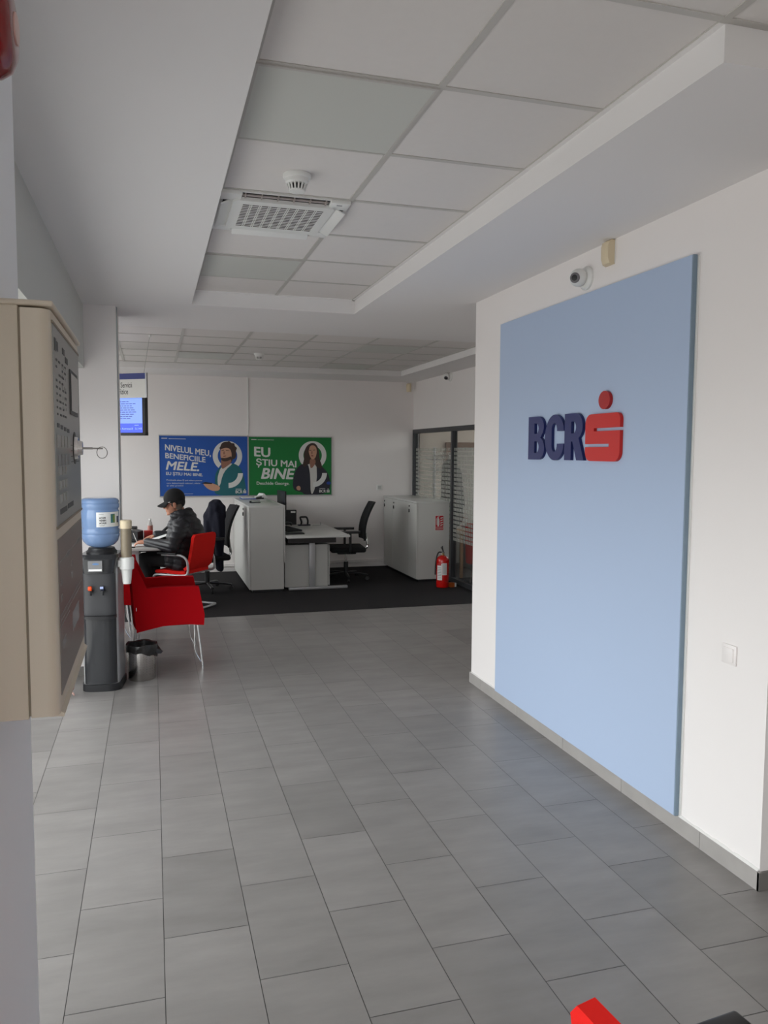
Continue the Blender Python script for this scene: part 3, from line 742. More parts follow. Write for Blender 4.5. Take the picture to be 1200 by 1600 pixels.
# ---------------------------------------------------------------- filing cabinets
def cabinet(x0, x1, y0, y1, h, doors, side, label):
    """doors on side 'L' (face towards -x); doors = list of y divisions"""
    t = thing('filing_cabinet', label, 'cabinet', ((x0+x1)/2, (y0+y1)/2, 0))
    MB().box(x0+.02, x1, y0, y1, .035, h-.022).build('body', LAM, t, True, smooth=0)
    MB().box(x0-.004, x1+.004, y0-.004, y1+.004, h-.022, h, b=.002).build('top_panel', LAMT, t, True)
    MB().box(x0+.04, x1-.01, y0+.02, y1-.02, .003, .035).build('plinth', BLACK, t, True, smooth=0)
    for a, b_, hy in doors:
        d = MB().box(x0, x0+.0185, a+.002, b_-.002, .04, h-.026, b=.001).build('door', LAM, t, True, smooth=0)
        MB().cyl((x0-.010, hy, h-.075), (x0, hy, h-.075), .010, 14).build('lock', BLACK, d, True)
        MB().box(x0-.014, x0, hy-.006, hy+.006, h-.16, h-.115, b=.003).build('handle', BLACK, d, True)
    return t
cabinet(1.095, 1.512, 9.435, 11.22, 1.052, [(9.435, 10.14, 10.02), (10.14, 11.22, 10.80)], 'L', 'grey filing cabinet left of the right-hand desk, folders on its top')
t = cabinet(3.300, 3.755, 9.69, 11.20, 1.062, [(9.69, 10.05, 9.99), (10.05, 10.76, 10.70), (10.76, 11.20, 11.16)], 'L', 'grey filing cabinet with a red extinguisher sign against the glass partition')
# raised side panel of the left cabinet beside the desk
tag(MB().box(1.516, 1.530, 9.432, 10.5, .36, 1.055).build('divider_panel', LAM, smooth=0), 'narrow grey panel between the left filing cabinet and the desk', 'panel')
# extinguisher sign on the cabinet end
t = thing('safety_sign', 'red and white fire extinguisher sign stuck on the right filing cabinet', 'sign', (3.61, 9.69, .72))
M = MX((3.555, 9.689, .675), (1, 0, 0), (0, 0, 1)) @ Matrix.Diagonal((1, 1, 1, 1))
MB().box(0, .125, 0, .205, 0, .001, M=M).build('backing', PW, t, True, smooth=0)
MB().box(.007, .118, .05, .198, .001, .0016, M=M).build('red_field', mat('sign_red', '#b01020', rough=.5), t, True, smooth=0)
MB().box(.007, .118, .007, .045, .001, .0016, M=M).build('red_field', MC['sign_red'], t, True, smooth=0)
mb = MB(); mb.prism(smoothpoly([(.03, .058), (.062, .058), (.062, .145), (.053, .168), (.039, .168), (.030, .145)], 1), .0016, .0022, M)
mb.prism([(.041, .165), (.051, .165), (.051, .180), (.066, .186), (.064, .191), (.034, .186), (.041, .178)], .0016, .0022, M)
mb.prism([(.018, .075), (.023, .075), (.024, .150), (.038, .176), (.034, .180), (.018, .155)], .0016, .0022, M)
mb.build('extinguisher_symbol', PW, t, True, smooth=0)
mb = MB()
for k in range(4): mb.prism([(.076, .062+k*.031), (.112, .076+k*.031), (.110, .088+k*.031), (.094, .077+k*.031), (.092, .086+k*.031), (.078, .078+k*.031)], .0016, .0022, M)
mb.build('flame_symbol', PW, t, True, smooth=0)
text('lettering', 'STING\u0102TOR', .01, PW, M @ Matrix.Translation((.014, .018, .0017)), t, True, fit=(0, .096, 0, .017), off=.0003)

# ---------------------------------------------------------------- fire extinguisher
def extinguisher(x, y):
    t = thing('fire_extinguisher', 'red fire extinguisher standing on the carpet by the right filing cabinet', 'fire extinguisher', (x, y, .003))
    MB().lathe([(.06, 0), (.078, .006), (.080, .02), (.080, .075), (.076, .078), (.076, .083), (.080, .086), (.080, .335), (.076, .362), (.062, .385), (.040, .400), (.022, .408), (.02, .42)], n=40).build('cylinder', REDG, t)
    MB().lathe([(.022, .405), (.022, .428), (.016, .430), (.016, .445)], n=20).build('neck', mat('brass', (.55, .4, .2), rough=.3, metal=1), t)
    v = MB().box(-.014, .014, -.03, .03, .436, .452, b=.003); v.build('valve', CHROME, t)
    MB().tube([(0, -.01, .45), (0, .0, .475), (0, .06, .500)], .008, 8, flat=.8).build('carrying_handle', BLACK, t)
    MB().tube([(0.002, -.012, .455), (0, .01, .492), (0.004, .03, .52)], .008, 8).build('lever', BLACK, t)
    MB().tube([(-.015, 0, .445), (-.05, .01, .45), (-.075, .01, .40), (-.086, .02, .30), (-.086, .03, .16)], .009, 10, rad=.03).build('hose', BLACK, t)
    MB().cyl((-.03, -.02, .43), (-.034, -.034, .43), .014, 16).build('pressure_gauge', CHROME, t)
    def wrap(a0, a1, z0, z1, m, name, r=.0808, par=None):
        vs = []; fs = []; n = 14
        for k in range(n+1):
            a = math.radians(a0+(a1-a0)*k/n)
            for rr in (r, r+.0004):
                vs += [(rr*math.cos(a), rr*math.sin(a), z0), (rr*math.cos(a), rr*math.sin(a), z1)]
        for k in range(n):
            o = 4*k; fs += [(o+2, o+6, o+7, o+3), (o, o+1, o+5, o+4), (o+1, o+3, o+7, o+5), (o, o+4, o+6, o+2)]
        return MB().add(vs, fs).build(name, m, par or t)
    # towards the camera is about -y / -x
    wrap(195, 245, .10, .31, PAPER, 'label')
    wrap(247, 290, .165, .315, PAPER, 'label')
    wrap(195, 236, .285, .31, mat('label_red', '#c23a3a', rough=.5), 'label_band', r=.0814)
    bk = mat('label_print', (.12, .12, .12), rough=.6)
    for k in range(8): wrap(200, 236, .115+k*.02, .119+k*.02, bk, 'label_print', r=.0814)
    for k in range(5): wrap(252+k*7, 254+k*7, .175, .305, bk, 'label_print', r=.0814)
extinguisher(3.497, 9.235)
t = thing('small_box', 'small orange and white box on the carpet right of the extinguisher', 'box', (3.63, 9.23, .003), .35)
MB().box(-.045, .012, -.03, .03, 0, .055).build('carton', mat('orange_card', '#b0561c', rough=.6), t, smooth=0)
MB().box(.012, .04, -.03, .03, 0, .05).build('carton_end', PAPER, t, smooth=0)

# ---------------------------------------------------------------- right desk
def desk(name, label, x0, x1, y0, y1, h, legs, foot=True, uf=.10):
    t = thing(name, label, 'desk', ((x0+x1)/2, (y0+y1)/2, 0))
    MB().box(x0, x1, y0, y1, h-.026, h, b=.002).build('desktop', LAMT, t, True)
    MB().box(x0+.03, x1-.15, y0+.12, y1-.12, h-uf, h-.03).build('under_frame', mat('dark_steel', (.035, .03, .03), rough=.5), t, True, smooth=0)
    for (lx, ly) in legs:
        lg = MB().box(lx-.035, lx+.035, ly-.025, ly+.025, .03, h-.03, b=.003).build('leg', ALU, t, True)
        if foot: MB().box(lx-.29, lx+.45, ly-.028, ly+.028, .004, .036, b=.004).build('foot', ALU, lg, True)
    return t
desk('office_desk', 'grey-topped office desk with silver legs between the left cabinet and black chair', 1.535, 2.31, 9.30, 10.90, .69, [(1.873, 9.51), (1.873, 10.7)])
t = thing('pedestal_drawers', 'white drawer pedestal standing under the right-hand desk', 'drawer unit', (1.85, 9.85, 0))
MB().box(1.545, 2.085, 9.56, 10.0, .03, .555, b=.002).build('body', LAM, t, True, smooth=0)
MB().box(2.085, 2.092, 9.57, 9.99, .035, .55).build('shadow_gap', BLACK, t, True, smooth=0)
for k, (a, b_) in enumerate(((.04, .16), (.165, .285), (.29, .42), (.425, .548))):
    MB().box(2.092, 2.110, 9.563, 9.997, a, b_-.003, b=.001).build('drawer', LAM, t, True, smooth=0)
for yy in (9.62, 9.94):
    for xx in (1.6, 2.03): MB().cyl((xx-.01, yy, .018), (xx+.01, yy, .018), .0145, 12).build('castor', BLACK, t, True)

# ---------------------------------------------------------------- office chair
def office_chair(loc, rz, label):
    t = thing('office_chair', label, 'office chair', loc, rz, 'black office chairs')
    # local: forward +x
    for k in range(5):
        a = 2*PI*k/5+.3; c, s_ = math.cos(a), math.sin(a)
        l = MB().tube([(0.03*c, .03*s_, .095), (.20*c, .20*s_, .085), (.29*c, .29*s_, .07)], .019, 8, flat=.7).build('base_leg', BLACK, t)
        MB().cyl((.29*c-.012*s_, .29*s_+.012*c, .028), (.29*c+.012*s_, .29*s_-.012*c, .028), .026, 14).tube([(.29*c, .29*s_, .07), (.29*c, .29*s_, .03)], .009, 6).build('castor', BLACK, l)
    MB().cyl((0, 0, .07), (0, 0, .24), .03, 20).build('column_cover', BLACK, t)
    MB().cyl((0, 0, .23), (0, 0, .38), .014, 16).build('gas_lift', CHROME, t)
    MB().box(-.13, .12, -.07, .07, .345, .385, b=.012).build('mechanism', BLACK, t)
    s_ = MB(); s_.box(-.24, .23, -.24, .24, .385, .455, b=.03, seg=4); s_.build('seat', BLACKM, t)
    # backrest: curved mesh panel leaning back
    vs = []; fs = []; nz, ny = 12, 8
    for side in (0, 1):
        for i in range(nz+1):
            z = .54+i/nz*.50; u = i/nz
            for j in range(ny+1):
                v = (j/ny-.5)*2; wd = .215*(1-.10*u*u)
                x = -.235-.03*math.sin(u*PI)*-1-.13*u**1.4+.03*v*v
                vs.append((x-(0.0 if side == 0 else .028), v*wd, z))
    n1 = (nz+1)*(ny+1)
    for i in range(nz):
        for j in range(ny):
            a = i*(ny+1)+j; fs.append((a, a+1, a+ny+2, a+ny+1)); fs.append((n1+a, n1+a+ny+1, n1+a+ny+2, n1+a+1))
    for i in range(nz):
        a = i*(ny+1); fs.append((a, a+ny+1, n1+a+ny+1, n1+a)); a += ny; fs.append((a, n1+a, n1+a+ny+1, a+ny+1))
    for j in range(ny):
        fs.append((j, n1+j, n1+j+1, j+1)); a = nz*(ny+1)+j; fs.append((a, a+1, n1+a+1, n1+a))
    MB().add(vs, fs).build('backrest', BLACKM, t, smooth=50)
    MB().tube([(-.22, 0, .40), (-.30, 0, .43), (-.275, 0, .56), (-.27, 0, .62)], .016, 10, rad=.05).build('back_stem', CHROME, t)
    for y in (-.27, .27):
        st = MB().tube([(-.02, y*.75, .38), (-.02, y, .40), (-.02, y, .65)], .017, 8, rad=.03).build('arm_post', BLACK, t)
        MB().prism(rrect(-.15, .13, -.042, .042, .035), .645, .675, Matrix.Translation((0, y, 0))).build('arm_pad', BLACK, st)
    return t
oc = office_chair((2.46, 10.14, .003), PI-.10, 'black mesh-backed office chair at the right-hand desk')
dup(oc, (.62, 9.75, .003), PI+.15, 'black office chair behind the seated man with a navy coat over its back')

# ---------------------------------------------------------------- items on the left cabinet
TOPZ = 1.052
t = thing('document_folder', 'flat blue folder lying on the left filing cabinet', 'folder', (1.27, 10.98, TOPZ))
MB().box(-.11, .11, -.15, .15, .0005, .010, b=.002).build('cover', mat('folder_blue', '#2c4c9c', rough=.5), t, smooth=0)
MB().box(-.095, .100, -.14, .14, .010, .016).build('sheets', PAPER, t, smooth=0)
tag(MB().box(1.36, 1.46, 10.5, 10.66, TOPZ+.0005, TOPZ+.004).build('paper_stack', PAPER, smooth=0), 'small stack of white papers on the left filing cabinet', 'paper')
t = thing('stapler', 'small black and grey stapler on the left filing cabinet', 'stapler', (1.24, 10.02, TOPZ), .2)
MB().box(-.07, .07, -.018, .018, .0005, .010, b=.003).build('base', BLACK, t)
MB().box(-.07, .06, -.014, .014, .022, .042, M=Matrix.Rotation(.10, 4, 'Y'), b=.006).build('arm', mat('grey_metal', (.4, .4, .4), rough=.3), t)
MB().box(-.07, -.05, -.013, .013, .009, .03).build('hinge', BLACK, t, smooth=0)
t = thing('hole_punch', 'grey hole punch lying between papers on the left filing cabinet', 'hole punch', (1.40, 10.88, TOPZ), .4)
MB().box(-.06, .06, -.04, .04, .0005, .018, b=.005).build('base', BLACK, t)
MB().box(-.055, .055, -.02, .02, .03, .045, M=Matrix.Rotation(-.2, 4, 'Y'), b=.006).build('handle', WHITE, t)
MB().box(-.04, .04, -.012, .012, .016, .036).build('hinge', BLACK, t, smooth=0)
t = thing('desk_calendar', 'open white flip calendar with dark edge on the left filing cabinet', 'calendar', (1.46, 11.03, TOPZ), .3)
MB().prism([(-.06, .0), (.06, .0), (.005, .07), (-.005, .07)], -.08, .08, MX((0, 0, .0005), (1, 0, 0), (0, 0, 1))).build('sheets', PAPER, t, smooth=0)
MB().tube([(0, -.08, .072), (0, .08, .072)], .006, 8).build('binding', BLACK, t)
t = thing('desk_monitor', 'dark thin monitor seen edge-on behind the left filing cabinet', 'monitor', (1.635, 10.35, .69), .09)
MB().box(-.012, .010, -.21, .21, .18, .50, b=.004).build('casing', BLACK, t)
MB().box(.010, .012, -.20, .20, .19, .49).build('display', SCREEN_D, t, smooth=0)
MB().box(-.02, .0, -.03, .03, .01, .25, b=.004).build('stand', BLACK, t)
MB().box(-.08, .09, -.11, .11, .0008, .012, b=.004).build('foot', BLACK, t)
t = thing('file_box', 'black upright file box with a white label on the right-hand desk', 'file box', (1.775, 10.86, .69))
MB().box(-.14, .14, -.035, .035, .0005, .205, b=.002).build('box', BLACK, t, smooth=0)
MB().box(.06, .125, -.037, -.0351, .165, .19).build('label', PAPER, t, smooth=0)
t = thing('desk_phone', 'black office telephone with white keys on the right-hand desk', 'telephone', (1.70, 9.95, .69), .3)
MB().prism([(-.10, 0), (.10, 0), (.10, .02), (-.10, .075)], -.09, .09, MX((0, 0, .0008), (1, 0, 0), (0, 0, 1))).build('body', BLACK, t, smooth=0)
mb = MB()
for r_ in range(4):
    for c_ in range(3): mb.box(.0+r_*.02, .013+r_*.02, -.03+c_*.03, -.01+c_*.03, .052-r_*.0055, .056-r_*.0055)
mb.build('keypad', WHITE, t, smooth=0)
MB().tube([(-.04, .075, .09), (-.045, .06, .105), (-.045, -.06, .105), (-.04, -.075, .09)], .017, 10, rad=.03).build('handset', BLACK, t)
t = thing('keyboard', 'thin black keyboard at the front of the right-hand desk', 'keyboard', (1.62, 9.56, .69), .05)
MB().box(-.08, .16, -.06, .10, .0006, .018, b=.004).build('body', BLACK, t)
t = thing('tape_dispenser', 'black arched tape dispenser standing on the right-hand desk', 'tape dispenser', (1.99, 10.65, .69), .1)
MB().box(-.085, .085, -.03, .03, .0006, .018, b=.005).build('base', mat('dark_navy_plastic', (.015, .018, .04), rough=.3), t)
MB().tube([(-.045, 0, .012), (-.035, 0, .05), (-.06, 0, .12), (.035, 0, .12), (.055, 0, .07), (.05, 0, .012)], .013, 8, rad=.02).build('arch', BLACK, t)
MB().lathe([(.028, -.012), (.028, .012)], MX((.005, 0, .062), (1, 0, 0), (0, 0, 1)), 24).build('tape_roll', PAPER, t)
tag(MB().tube([(2.10, 10.62, .693), (2.18, 10.6, .693), (2.21, 10.62, .693), (2.212, 10.625, .735)], .0022, 6).build('cable', mat('grey_cable', (.2, .2, .2))), 'thin grey cable end sticking up on the right-hand desk', 'cable')

# ---------------------------------------------------------------- glass partition of the right-hand office and the room behind it
pf = MB()
pf.box(XB-.012, XB+.062, 7.2, YB-.001, 1.985, 2.045)
pf.box(XB-.012, XB+.062, 7.2, YB-.001, 0.003, .06)
for yy in (YB-.045, 9.62, 8.35, 7.2): pf.box(XB-.012, XB+.062, yy, yy+.05, .06, 1.985)
pt_ = struct('window_5', pf, DARKF)
for a, b_ in ((9.67, YB-.045), (8.40, 9.62), (7.25, 8.35)):
    MB().box(XB+.02, XB+.028, a, b_, .06, 1.985).build('window_pane', glassmat('partition_glass', (.80, .81, .80), .07), pt_, smooth=0)
fr = MB()
ys_ = [7.28+.055*k for k in range(72)]
for y in ys_:
    if 8.33 < y < 8.42 or 9.60 < y < 9.69 or y > YB-.08: continue
    for k in range(22):
        z = .55+k*.056
        fr.box(XB+.0165, XB+.0195, y, y+.036, z, z+.040)
m = bpy.data.materials.new('frosted_film'); m.use_nodes = True; tt = m.node_tree; tt.nodes.clear()
o_ = tt.nodes.new('ShaderNodeOutputMaterial'); mxn = tt.nodes.new('ShaderNodeMixShader'); tr_ = tt.nodes.new('ShaderNodeBsdfTransparent'); df = tt.nodes.new('ShaderNodeBsdfDiffuse')
df.inputs[0].default_value = (.5, .5, .46, 1); mxn.inputs[0].default_value = .42
tt.links.new(tr_.outputs[0], mxn.inputs[1]); tt.links.new(df.outputs[0], mxn.inputs[2]); tt.links.new(mxn.outputs[0], o_.inputs[0])
fo = fr.build('frosted_pattern', m, pt_, smooth=0); fo['kind'] = 'stuff'
struct('wall_back.001', MB().box(XB+.1, 5.6, YB-.012, YB, 0, ZB), mat('beige_wall_paint', (.62, .54, .47), rough=.8))
t = thing('door_frame', 'brown wooden door frame seen through the glass partition', 'door frame', (4.75, YB-.02, 0))
wd = mat('brown_wood', '#6b4a35', rough=.5, var=.15, vscale=12)
MB().box(4.28, 5.3, YB-.05, YB-.012, 1.78, 1.86, b=.004).build('lintel', wd, t, True, smooth=0)
for xx in (4.28, 5.22): MB().box(xx, xx+.08, YB-.05, YB-.012, .003, 1.78).build('jamb', wd, t, True, smooth=0)
MB().box(4.36, 5.22, YB-.04, YB-.012, .01, 1.78).build('door_leaf', mat('grey_beige_door', (.34, .31, .28), rough=.5), t, True, smooth=0)
t = thing('coat_rack', 'grey metal coat hooks behind the glass partition', 'coat rack', (3.96, 10.9, 0))
MB().cyl((3.98, 10.9, .02), (3.98, 10.9, 1.78), .022, 16).build('pole', ALU, t, True)
MB().lathe([(.17, .003), (.17, .02), (.03, .035)], Matrix.Translation((3.98, 10.9, 0)), 28).build('base', BLACK, t, True)
for a in (PI, PI*.5, 0, -PI/2):
    c, s_ = math.cos(a), math.sin(a)
    MB().tube([(3.98, 10.9, 1.60), (3.98+.10*c, 10.9+.10*s_, 1.60), (3.98+.16*c, 10.9+.16*s_, 1.66)], .007, 8, rad=.04).build('hook', ALU, t, True)
    MB().tube([(3.98, 10.9, 1.44), (3.98+.11*c, 10.9+.11*s_, 1.44), (3.98+.17*c, 10.9+.17*s_, 1.49)], .006, 8, rad=.04).build('hook', ALU, t, True)
# dark coat hanging in that room
mb = MB()
mb.ball((4.09, 10.55, 1.52), (.10, .07, .10)); limb(mb, [(4.09, 10.55, 1.48), (4.11, 10.55, 1.15), (4.13, 10.55, .78)], [.12, .15, .17]); limb(mb, [(4.20, 10.55, 1.42), (4.26, 10.54, .95)], [.07, .06])
co_ = remeshed('hanging_coat', mb, mat('dark_grey_coat', (.02, .02, .022), rough=.95), voxel=.012, smooth_it=6)
tag(co_, 'dark long coat hanging behind the frosted glass partition', 'coat')
tag(MB().tube([(4.09, 10.55, 1.60), (4.09, 10.56, 1.66), (4.04, 10.72, 1.655), (3.985, 10.87, 1.66)], .006, 6).build('coat_hanger', ALU), 'thin metal hanger holding the dark coat on the rack', 'coat hanger')
t = thing('side_table', 'small table with orange-brown wooden top behind the glass partition', 'side table', (4.22, 10.1, .003))
wo = mat('orange_wood', '#8f6a48', rough=.45, var=.1, vscale=10)
MB().box(-.24, .22, -.25, .25, .60, .63, b=.004).build('table_top', wo, t, smooth=0)
for xx in (-.21, .19):
    for yy in (-.22, .22): MB().box(xx-.02, xx+.02, yy-.02, yy+.02, 0, .60).build('leg', wo, t, smooth=0)
t = thing('ornament', 'small dark red and pink object on the wooden side table behind glass', 'ornament', (4.30, 10.0, .633))
MB().box(-.07, .07, -.05, .05, .0005, .09, b=.01).build('box', mat('faded_pink', '#a06a5c', rough=.6), t)
MB().ball((0, 0, .12), (.045, .045, .04)).build('top', mat('dark_red', '#6a1a1c', rough=.5), t)
tag(MB().box(4.42, 4.80, 10.4, 10.9, .003, .62, b=.01).build('storage_box', mat('dark_grey_card', (.10, .10, .11), rough=.7)), 'dark grey storage box on the floor behind the glass partition', 'box')
# red tub chair behind the glass
def curved_back_chair(loc, rz):
    t = thing('tub_chair', 'dim red round-backed chair behind the glass partition', 'chair', loc, rz)
    vs = []; fs = []; n = 22
    for r_ in (.27, .23):
        for i in range(n+1):
            a = math.radians(60+240*i/n)
            for z, k in ((.30, 1), (.60, 1.04), (.72+.10*math.sin(PI*i/n), 1.05)): vs.append((r_*k*math.cos(a), r_*k*math.sin(a), z))
    m3 = 3*(n+1)
    for i in range(n):
        for j in range(2):
            a = i*3+j; fs.append((a, a+3, a+4, a+1)); fs.append((m3+a, m3+a+1, m3+a+4, m3+a+3))
        a = i*3; fs.append((a+2, a+5, m3+a+5, m3+a+2)); fs.append((a, m3+a, m3+a+3, a+3))
    fs.append((0, 1, m3+1, m3)); fs.append((1, 2, m3+2, m3+1)); a = 3*n; fs.append((a, m3+a, m3+a+1, a+1)); fs.append((a+1, m3+a+1, m3+a+2, a+2))
    MB().add(vs, fs).build('backrest', RED, t)
    MB().lathe([(.20, .36), (.23, .37), (.235, .42), (.22, .45), (.15, .46)], n=32).build('seat', RED, t)
    for k in range(4):
        a = PI/4+PI/2*k; MB().cyl((.15*math.cos(a), .15*math.sin(a), .38), (.22*math.cos(a), .22*math.sin(a), 0), .012, 10).build('leg', CHROME, t)
curved_back_chair((4.08, 9.18, .003), .6)

# ---------------------------------------------------------------- water cooler, bottle, cup dispenser, bin
def dprof(wd, dp, r, bow, n=28):
    """plan outline, front at -y, softly rounded and bowed"""
    P = [(wd, dp), (-wd, dp)]
    for k in range(n+1):
        a = PI+PI*k/n; c, q = math.cos(a), math.sin(a)
        P.append((wd*math.copysign(abs(c)**.62, c), r-(r+bow)*abs(q)**.62))
    return P
CX, CY = -.372, 5.800
COOLS = mat('cooler_silver', (.40, .40, .41), rough=.28, metal=.25); COOLD = mat('cooler_dark_grey', (.024, .025, .028), rough=.22, coat=.2)
COOLM = mat('cooler_mid_grey', (.038, .038, .042), rough=.4)
t = thing('water_cooler', 'tall dark grey and silver water cooler standing before the white pillar', 'water cooler', (CX-.004, CY+.01, 0), -.12)
MB().prism(dprof(.124, .25, .07, .012), .05, .945).build('body', COOLS, t)
MB().prism(dprof(.134, .26, .08, .026), .0005, .05).build('base', BLACK, t)
def scaled(P, k, dy): return [(p[0]*k, p[1]+dy) for p in P]
fp = [p for p in dprof(.114, .05, .065, .014)]
MB().prism(scaled(fp, 1, -.014), .055, .545).build('lower_door', COOLD, t)
MB().prism(scaled(dprof(.112, .04, .04, .006), 1, -.014), .545, .90).build('tap_panel', COOLM, t)
MB().prism(scaled(dprof(.114, .05, .05, .028), 1, -.030), .525, .545).build('drip_tray', BLACK, t)
# head wedge
mb = MB(); n_ = len(dprof(.1, .3, .06, .02)); lo = scaled(dprof(.108, .25, .05, .012), 1, -.030); hi = dprof(.130, .26, .06, .012)
vs = [(p[0], p[1], .845) for p in lo]+[(p[0]*.98, p[1]-.035, .945) for p in hi]+[(p[0], p[1]-.02, .965) for p in hi]+[(p[0]*.98, p[1]-.01, .975) for p in hi]
fs = [tuple(range(n_)), tuple(reversed(range(3*n_, 4*n_)))]
for r_ in range(3):
    for i in range(n_): fs.append((r_*n_+i, (r_+1)*n_+i, (r_+1)*n_+(i+1) % n_, r_*n_+(i+1) % n_))
mb.add(vs, fs).build('head', COOLD, t)
MB().lathe([(.105, .974), (.105, .985), (.092, 1.0), (.088, 1.012)], Matrix.Translation((0, .13, 0)), 40).build('bottle_collar', BLACK, t)
bd = MB().box(-.060, .035, -.062, -.050,   .862, .938).build('badge', mat('badge_grey', (.20, .20, .205), rough=.35, metal=.4), t, smooth=0)
MB().box(-.055, .032, -.0635, -.0615, .868, .880).build('badge_label', PAPER, bd, smooth=0)
MB().prism(smoothpoly([(-.03, 0), (0, .012), (.03, 0), (0, -.008)], 2), 0, .001, MX((-.008, -.0625, .915), (1, 0, 0), (0, 0, 1))).build('badge_mark', mat('badge_blue', '#5a7fae', rough=.4), bd, smooth=0)
for x, m_, nm in ((-.050, mat('orange_tap', '#e0501c', rough=.4), 'hot_tap'), (.032, mat('dark_blue_tap', '#141a30', rough=.3), 'cold_tap')):
    q = MB().cyl((x, -.016, .725), (x, -.055, .725), .012, 14).cyl((x, -.050, .730), (x, -.050, .695), .010, 14); tp = q.build(nm, BLACK, t)
    MB().box(x-.014, x+.014, -.066, -.044, .728, .760, b=.007, seg=3).build('tap_lever', m_, tp)
MB().box(.018, .040, -.0672, -.0662, .742, .758).build('tap_mark', mat('pale_blue_mark', '#aab8e0', rough=.5), t, smooth=0)
# silver side stickers
MB().box(.1238, .1248, .085, .150, .83, .93).build('side_sticker', mat('sticker_pale', (.5, .53, .52), rough=.5, var=.5, vscale=60), t, smooth=0)
# bottle
BW = mat('blue_bottle_plastic', (.27, .42, .72), rough=.08, trans=.45, ior=1.3, spec=.6, coat=.3)
t = thing('water_bottle', 'large blue water bottle upside down on the water cooler', 'water bottle', (CX+.006, CY+.13, .99))
pr = [(.028, .012), (.032, .022), (.06, .028), (.098, .045), (.120, .072), (.130, .105), (.131, .118), (.1275, .124), (.131, .130), (.131, .150), (.124, .160), (.124, .166), (.129, .176), (.129, .285), (.124, .293), (.124, .300), (.131, .310), (.131, .335), (.1275, .340), (.131, .345), (.130, .358), (.120, .372), (.10, .379), (.05, .378)]
MB().lathe(pr, n=56).build('bottle_shell', BW, t, smooth=50)
def cyl_patch(name, r, a0, a1, z0, z1, m_, par, n=20, th=.0006):
    vs = []; fs = []
    for k in range(n+1):
        a = math.radians(a0+(a1-a0)*k/n)
        for rr in (r, r+th): vs += [(rr*math.cos(a), rr*math.sin(a), z0), (rr*math.cos(a), rr*math.sin(a), z1)]
    for k in range(n):
        o = 4*k; fs += [(o+2, o+6, o+7, o+3), (o, o+1, o+5, o+4), (o+1, o+3, o+7, o+5), (o, o+4, o+6, o+2)]
    return MB().add(vs, fs).build(name, m_, par)
lb = cyl_patch('label', .1295, 262, 345, .178, .282, PAPER, t)
cyl_patch('label_picture', .1302, 306, 322, .205, .268, mat('picture_blue_green', '#3f7a7a', rough=.5, var=.5, vscale=40), lb, th=.0004)
cyl_patch('label_picture', .1304, 314, 322, .210, .262, mat('picture_green', '#6f8a3c', rough=.5, var=.3, vscale=40), lb, th=.0004)
cyl_patch('label_picture', .1302, 331, 342, .205, .25, mat('picture_dark_blue', '#2c3c60', rough=.5), lb, th=.0004)
for k, s_ in enumerate(('ACUM', 'VENIM', 'ACAS\u0102')):
    # bend the lettering around the bottle
    o = text('lettering', s_, .02, BLACK, Matrix(), lb, False, off=.0006, fit=(0, .042+.003*k, 0, .0125 if k < 2 else .0155))
    for v in o.data.vertices:
        a = math.radians(270.5)+v.co.x/.130; z = .236-k*.018+v.co.y; r_ = .1303+v.co.z; v.co = (r_*math.cos(a), r_*math.sin(a), z)
cyl_patch('label_print', .1302, 270, 288, .190, .1915, BLACK, lb, th=.0003); cyl_patch('label_print', .1302, 272, 285, .1855, .187, BLACK, lb, th=.0003)
cyl_patch('label_print', .1302, 270, 284, .268, .2705, mat('grey_print', (.3, .3, .3)), lb, th=.0003)
# handle recess grip on the left
MB().tube([(-.128, -.02, .20), (-.137, -.03, .21), (-.137, -.03, .255), (-.128, -.02, .265)], .009, 8, rad=.01).build('grip', BW, t)
# cup dispenser
t = thing('cup_dispenser', 'tube cup dispenser with cream lid fixed to the side of the water cooler', 'cup dispenser', (-.190, 5.85, .86))
MB().lathe([(.037, .045), (.037, .30)], n=36).build('tube', mat('brown_translucent_tube', (.235, .19, .13), rough=.25, coat=.3, var=.06, vscale=60), t)
MB().lathe([(.040, .292), (.041, .345), (.036, .352)], n=36).build('lid', CREAM, t)
MB().lathe([(.046, .0), (.050, .004), (.052, .078), (.047, .085), (.040, .088)], n=36).build('holder', WHITE, t)
MB().box(-.060, -.036, -.03, .03, .02, .07, b=.004).build('wall_bracket', WHITE, t)
t = thing('paper_cup', 'white plastic cup sticking out under the cup dispenser', 'cup', (-.190, 5.85, .755))
MB().lathe([(.026, 0), (.028, .002), (.038, .104), (.039, .1045), (.037, .1048)], n=32).build('cup', WHITE, t)
# bin
t = thing('waste_bin', 'brushed steel perforated waste bin with black bag beside the water cooler', 'waste bin', (-.102, 6.065, 0))
MB().lathe([(.098, .0005), (.100, .004), (.104, .225)], n=48).build('bucket', STEEL, t)
hl = MB()
for i in range(26):
    for k in range(9):
        a = 2*PI*i/26; z = .05+k*.019; r_ = .0998+.004*z/.225
        M = Matrix.Rotation(a, 4, 'Z') @ Matrix.Translation((r_+.0003, 0, z)) @ Matrix.Rotation(PI/2, 4, 'Y')
        hl.prism(circle(0, 0, .0022, .0022, 6), 0, .0004, M)
hl.build('perforation', mat('hole_dark', (.05, .045, .04), rough=.8), t, smooth=0)['kind'] = 'stuff'
BAG = mat('black_bin_bag', (.018, .017, .017), rough=.32, bump=1.0, bscale=40)
vs = []; fs = []; rb = random.Random(8); n = 48; prof = [(.100, .262, 1), (.112, .268, 1), (.117, .25, 1), (.116, .215, 1.0), (.113, .185, 1.0)]
ins = [(.098, .262), (.092, .20), (.085, .12)]
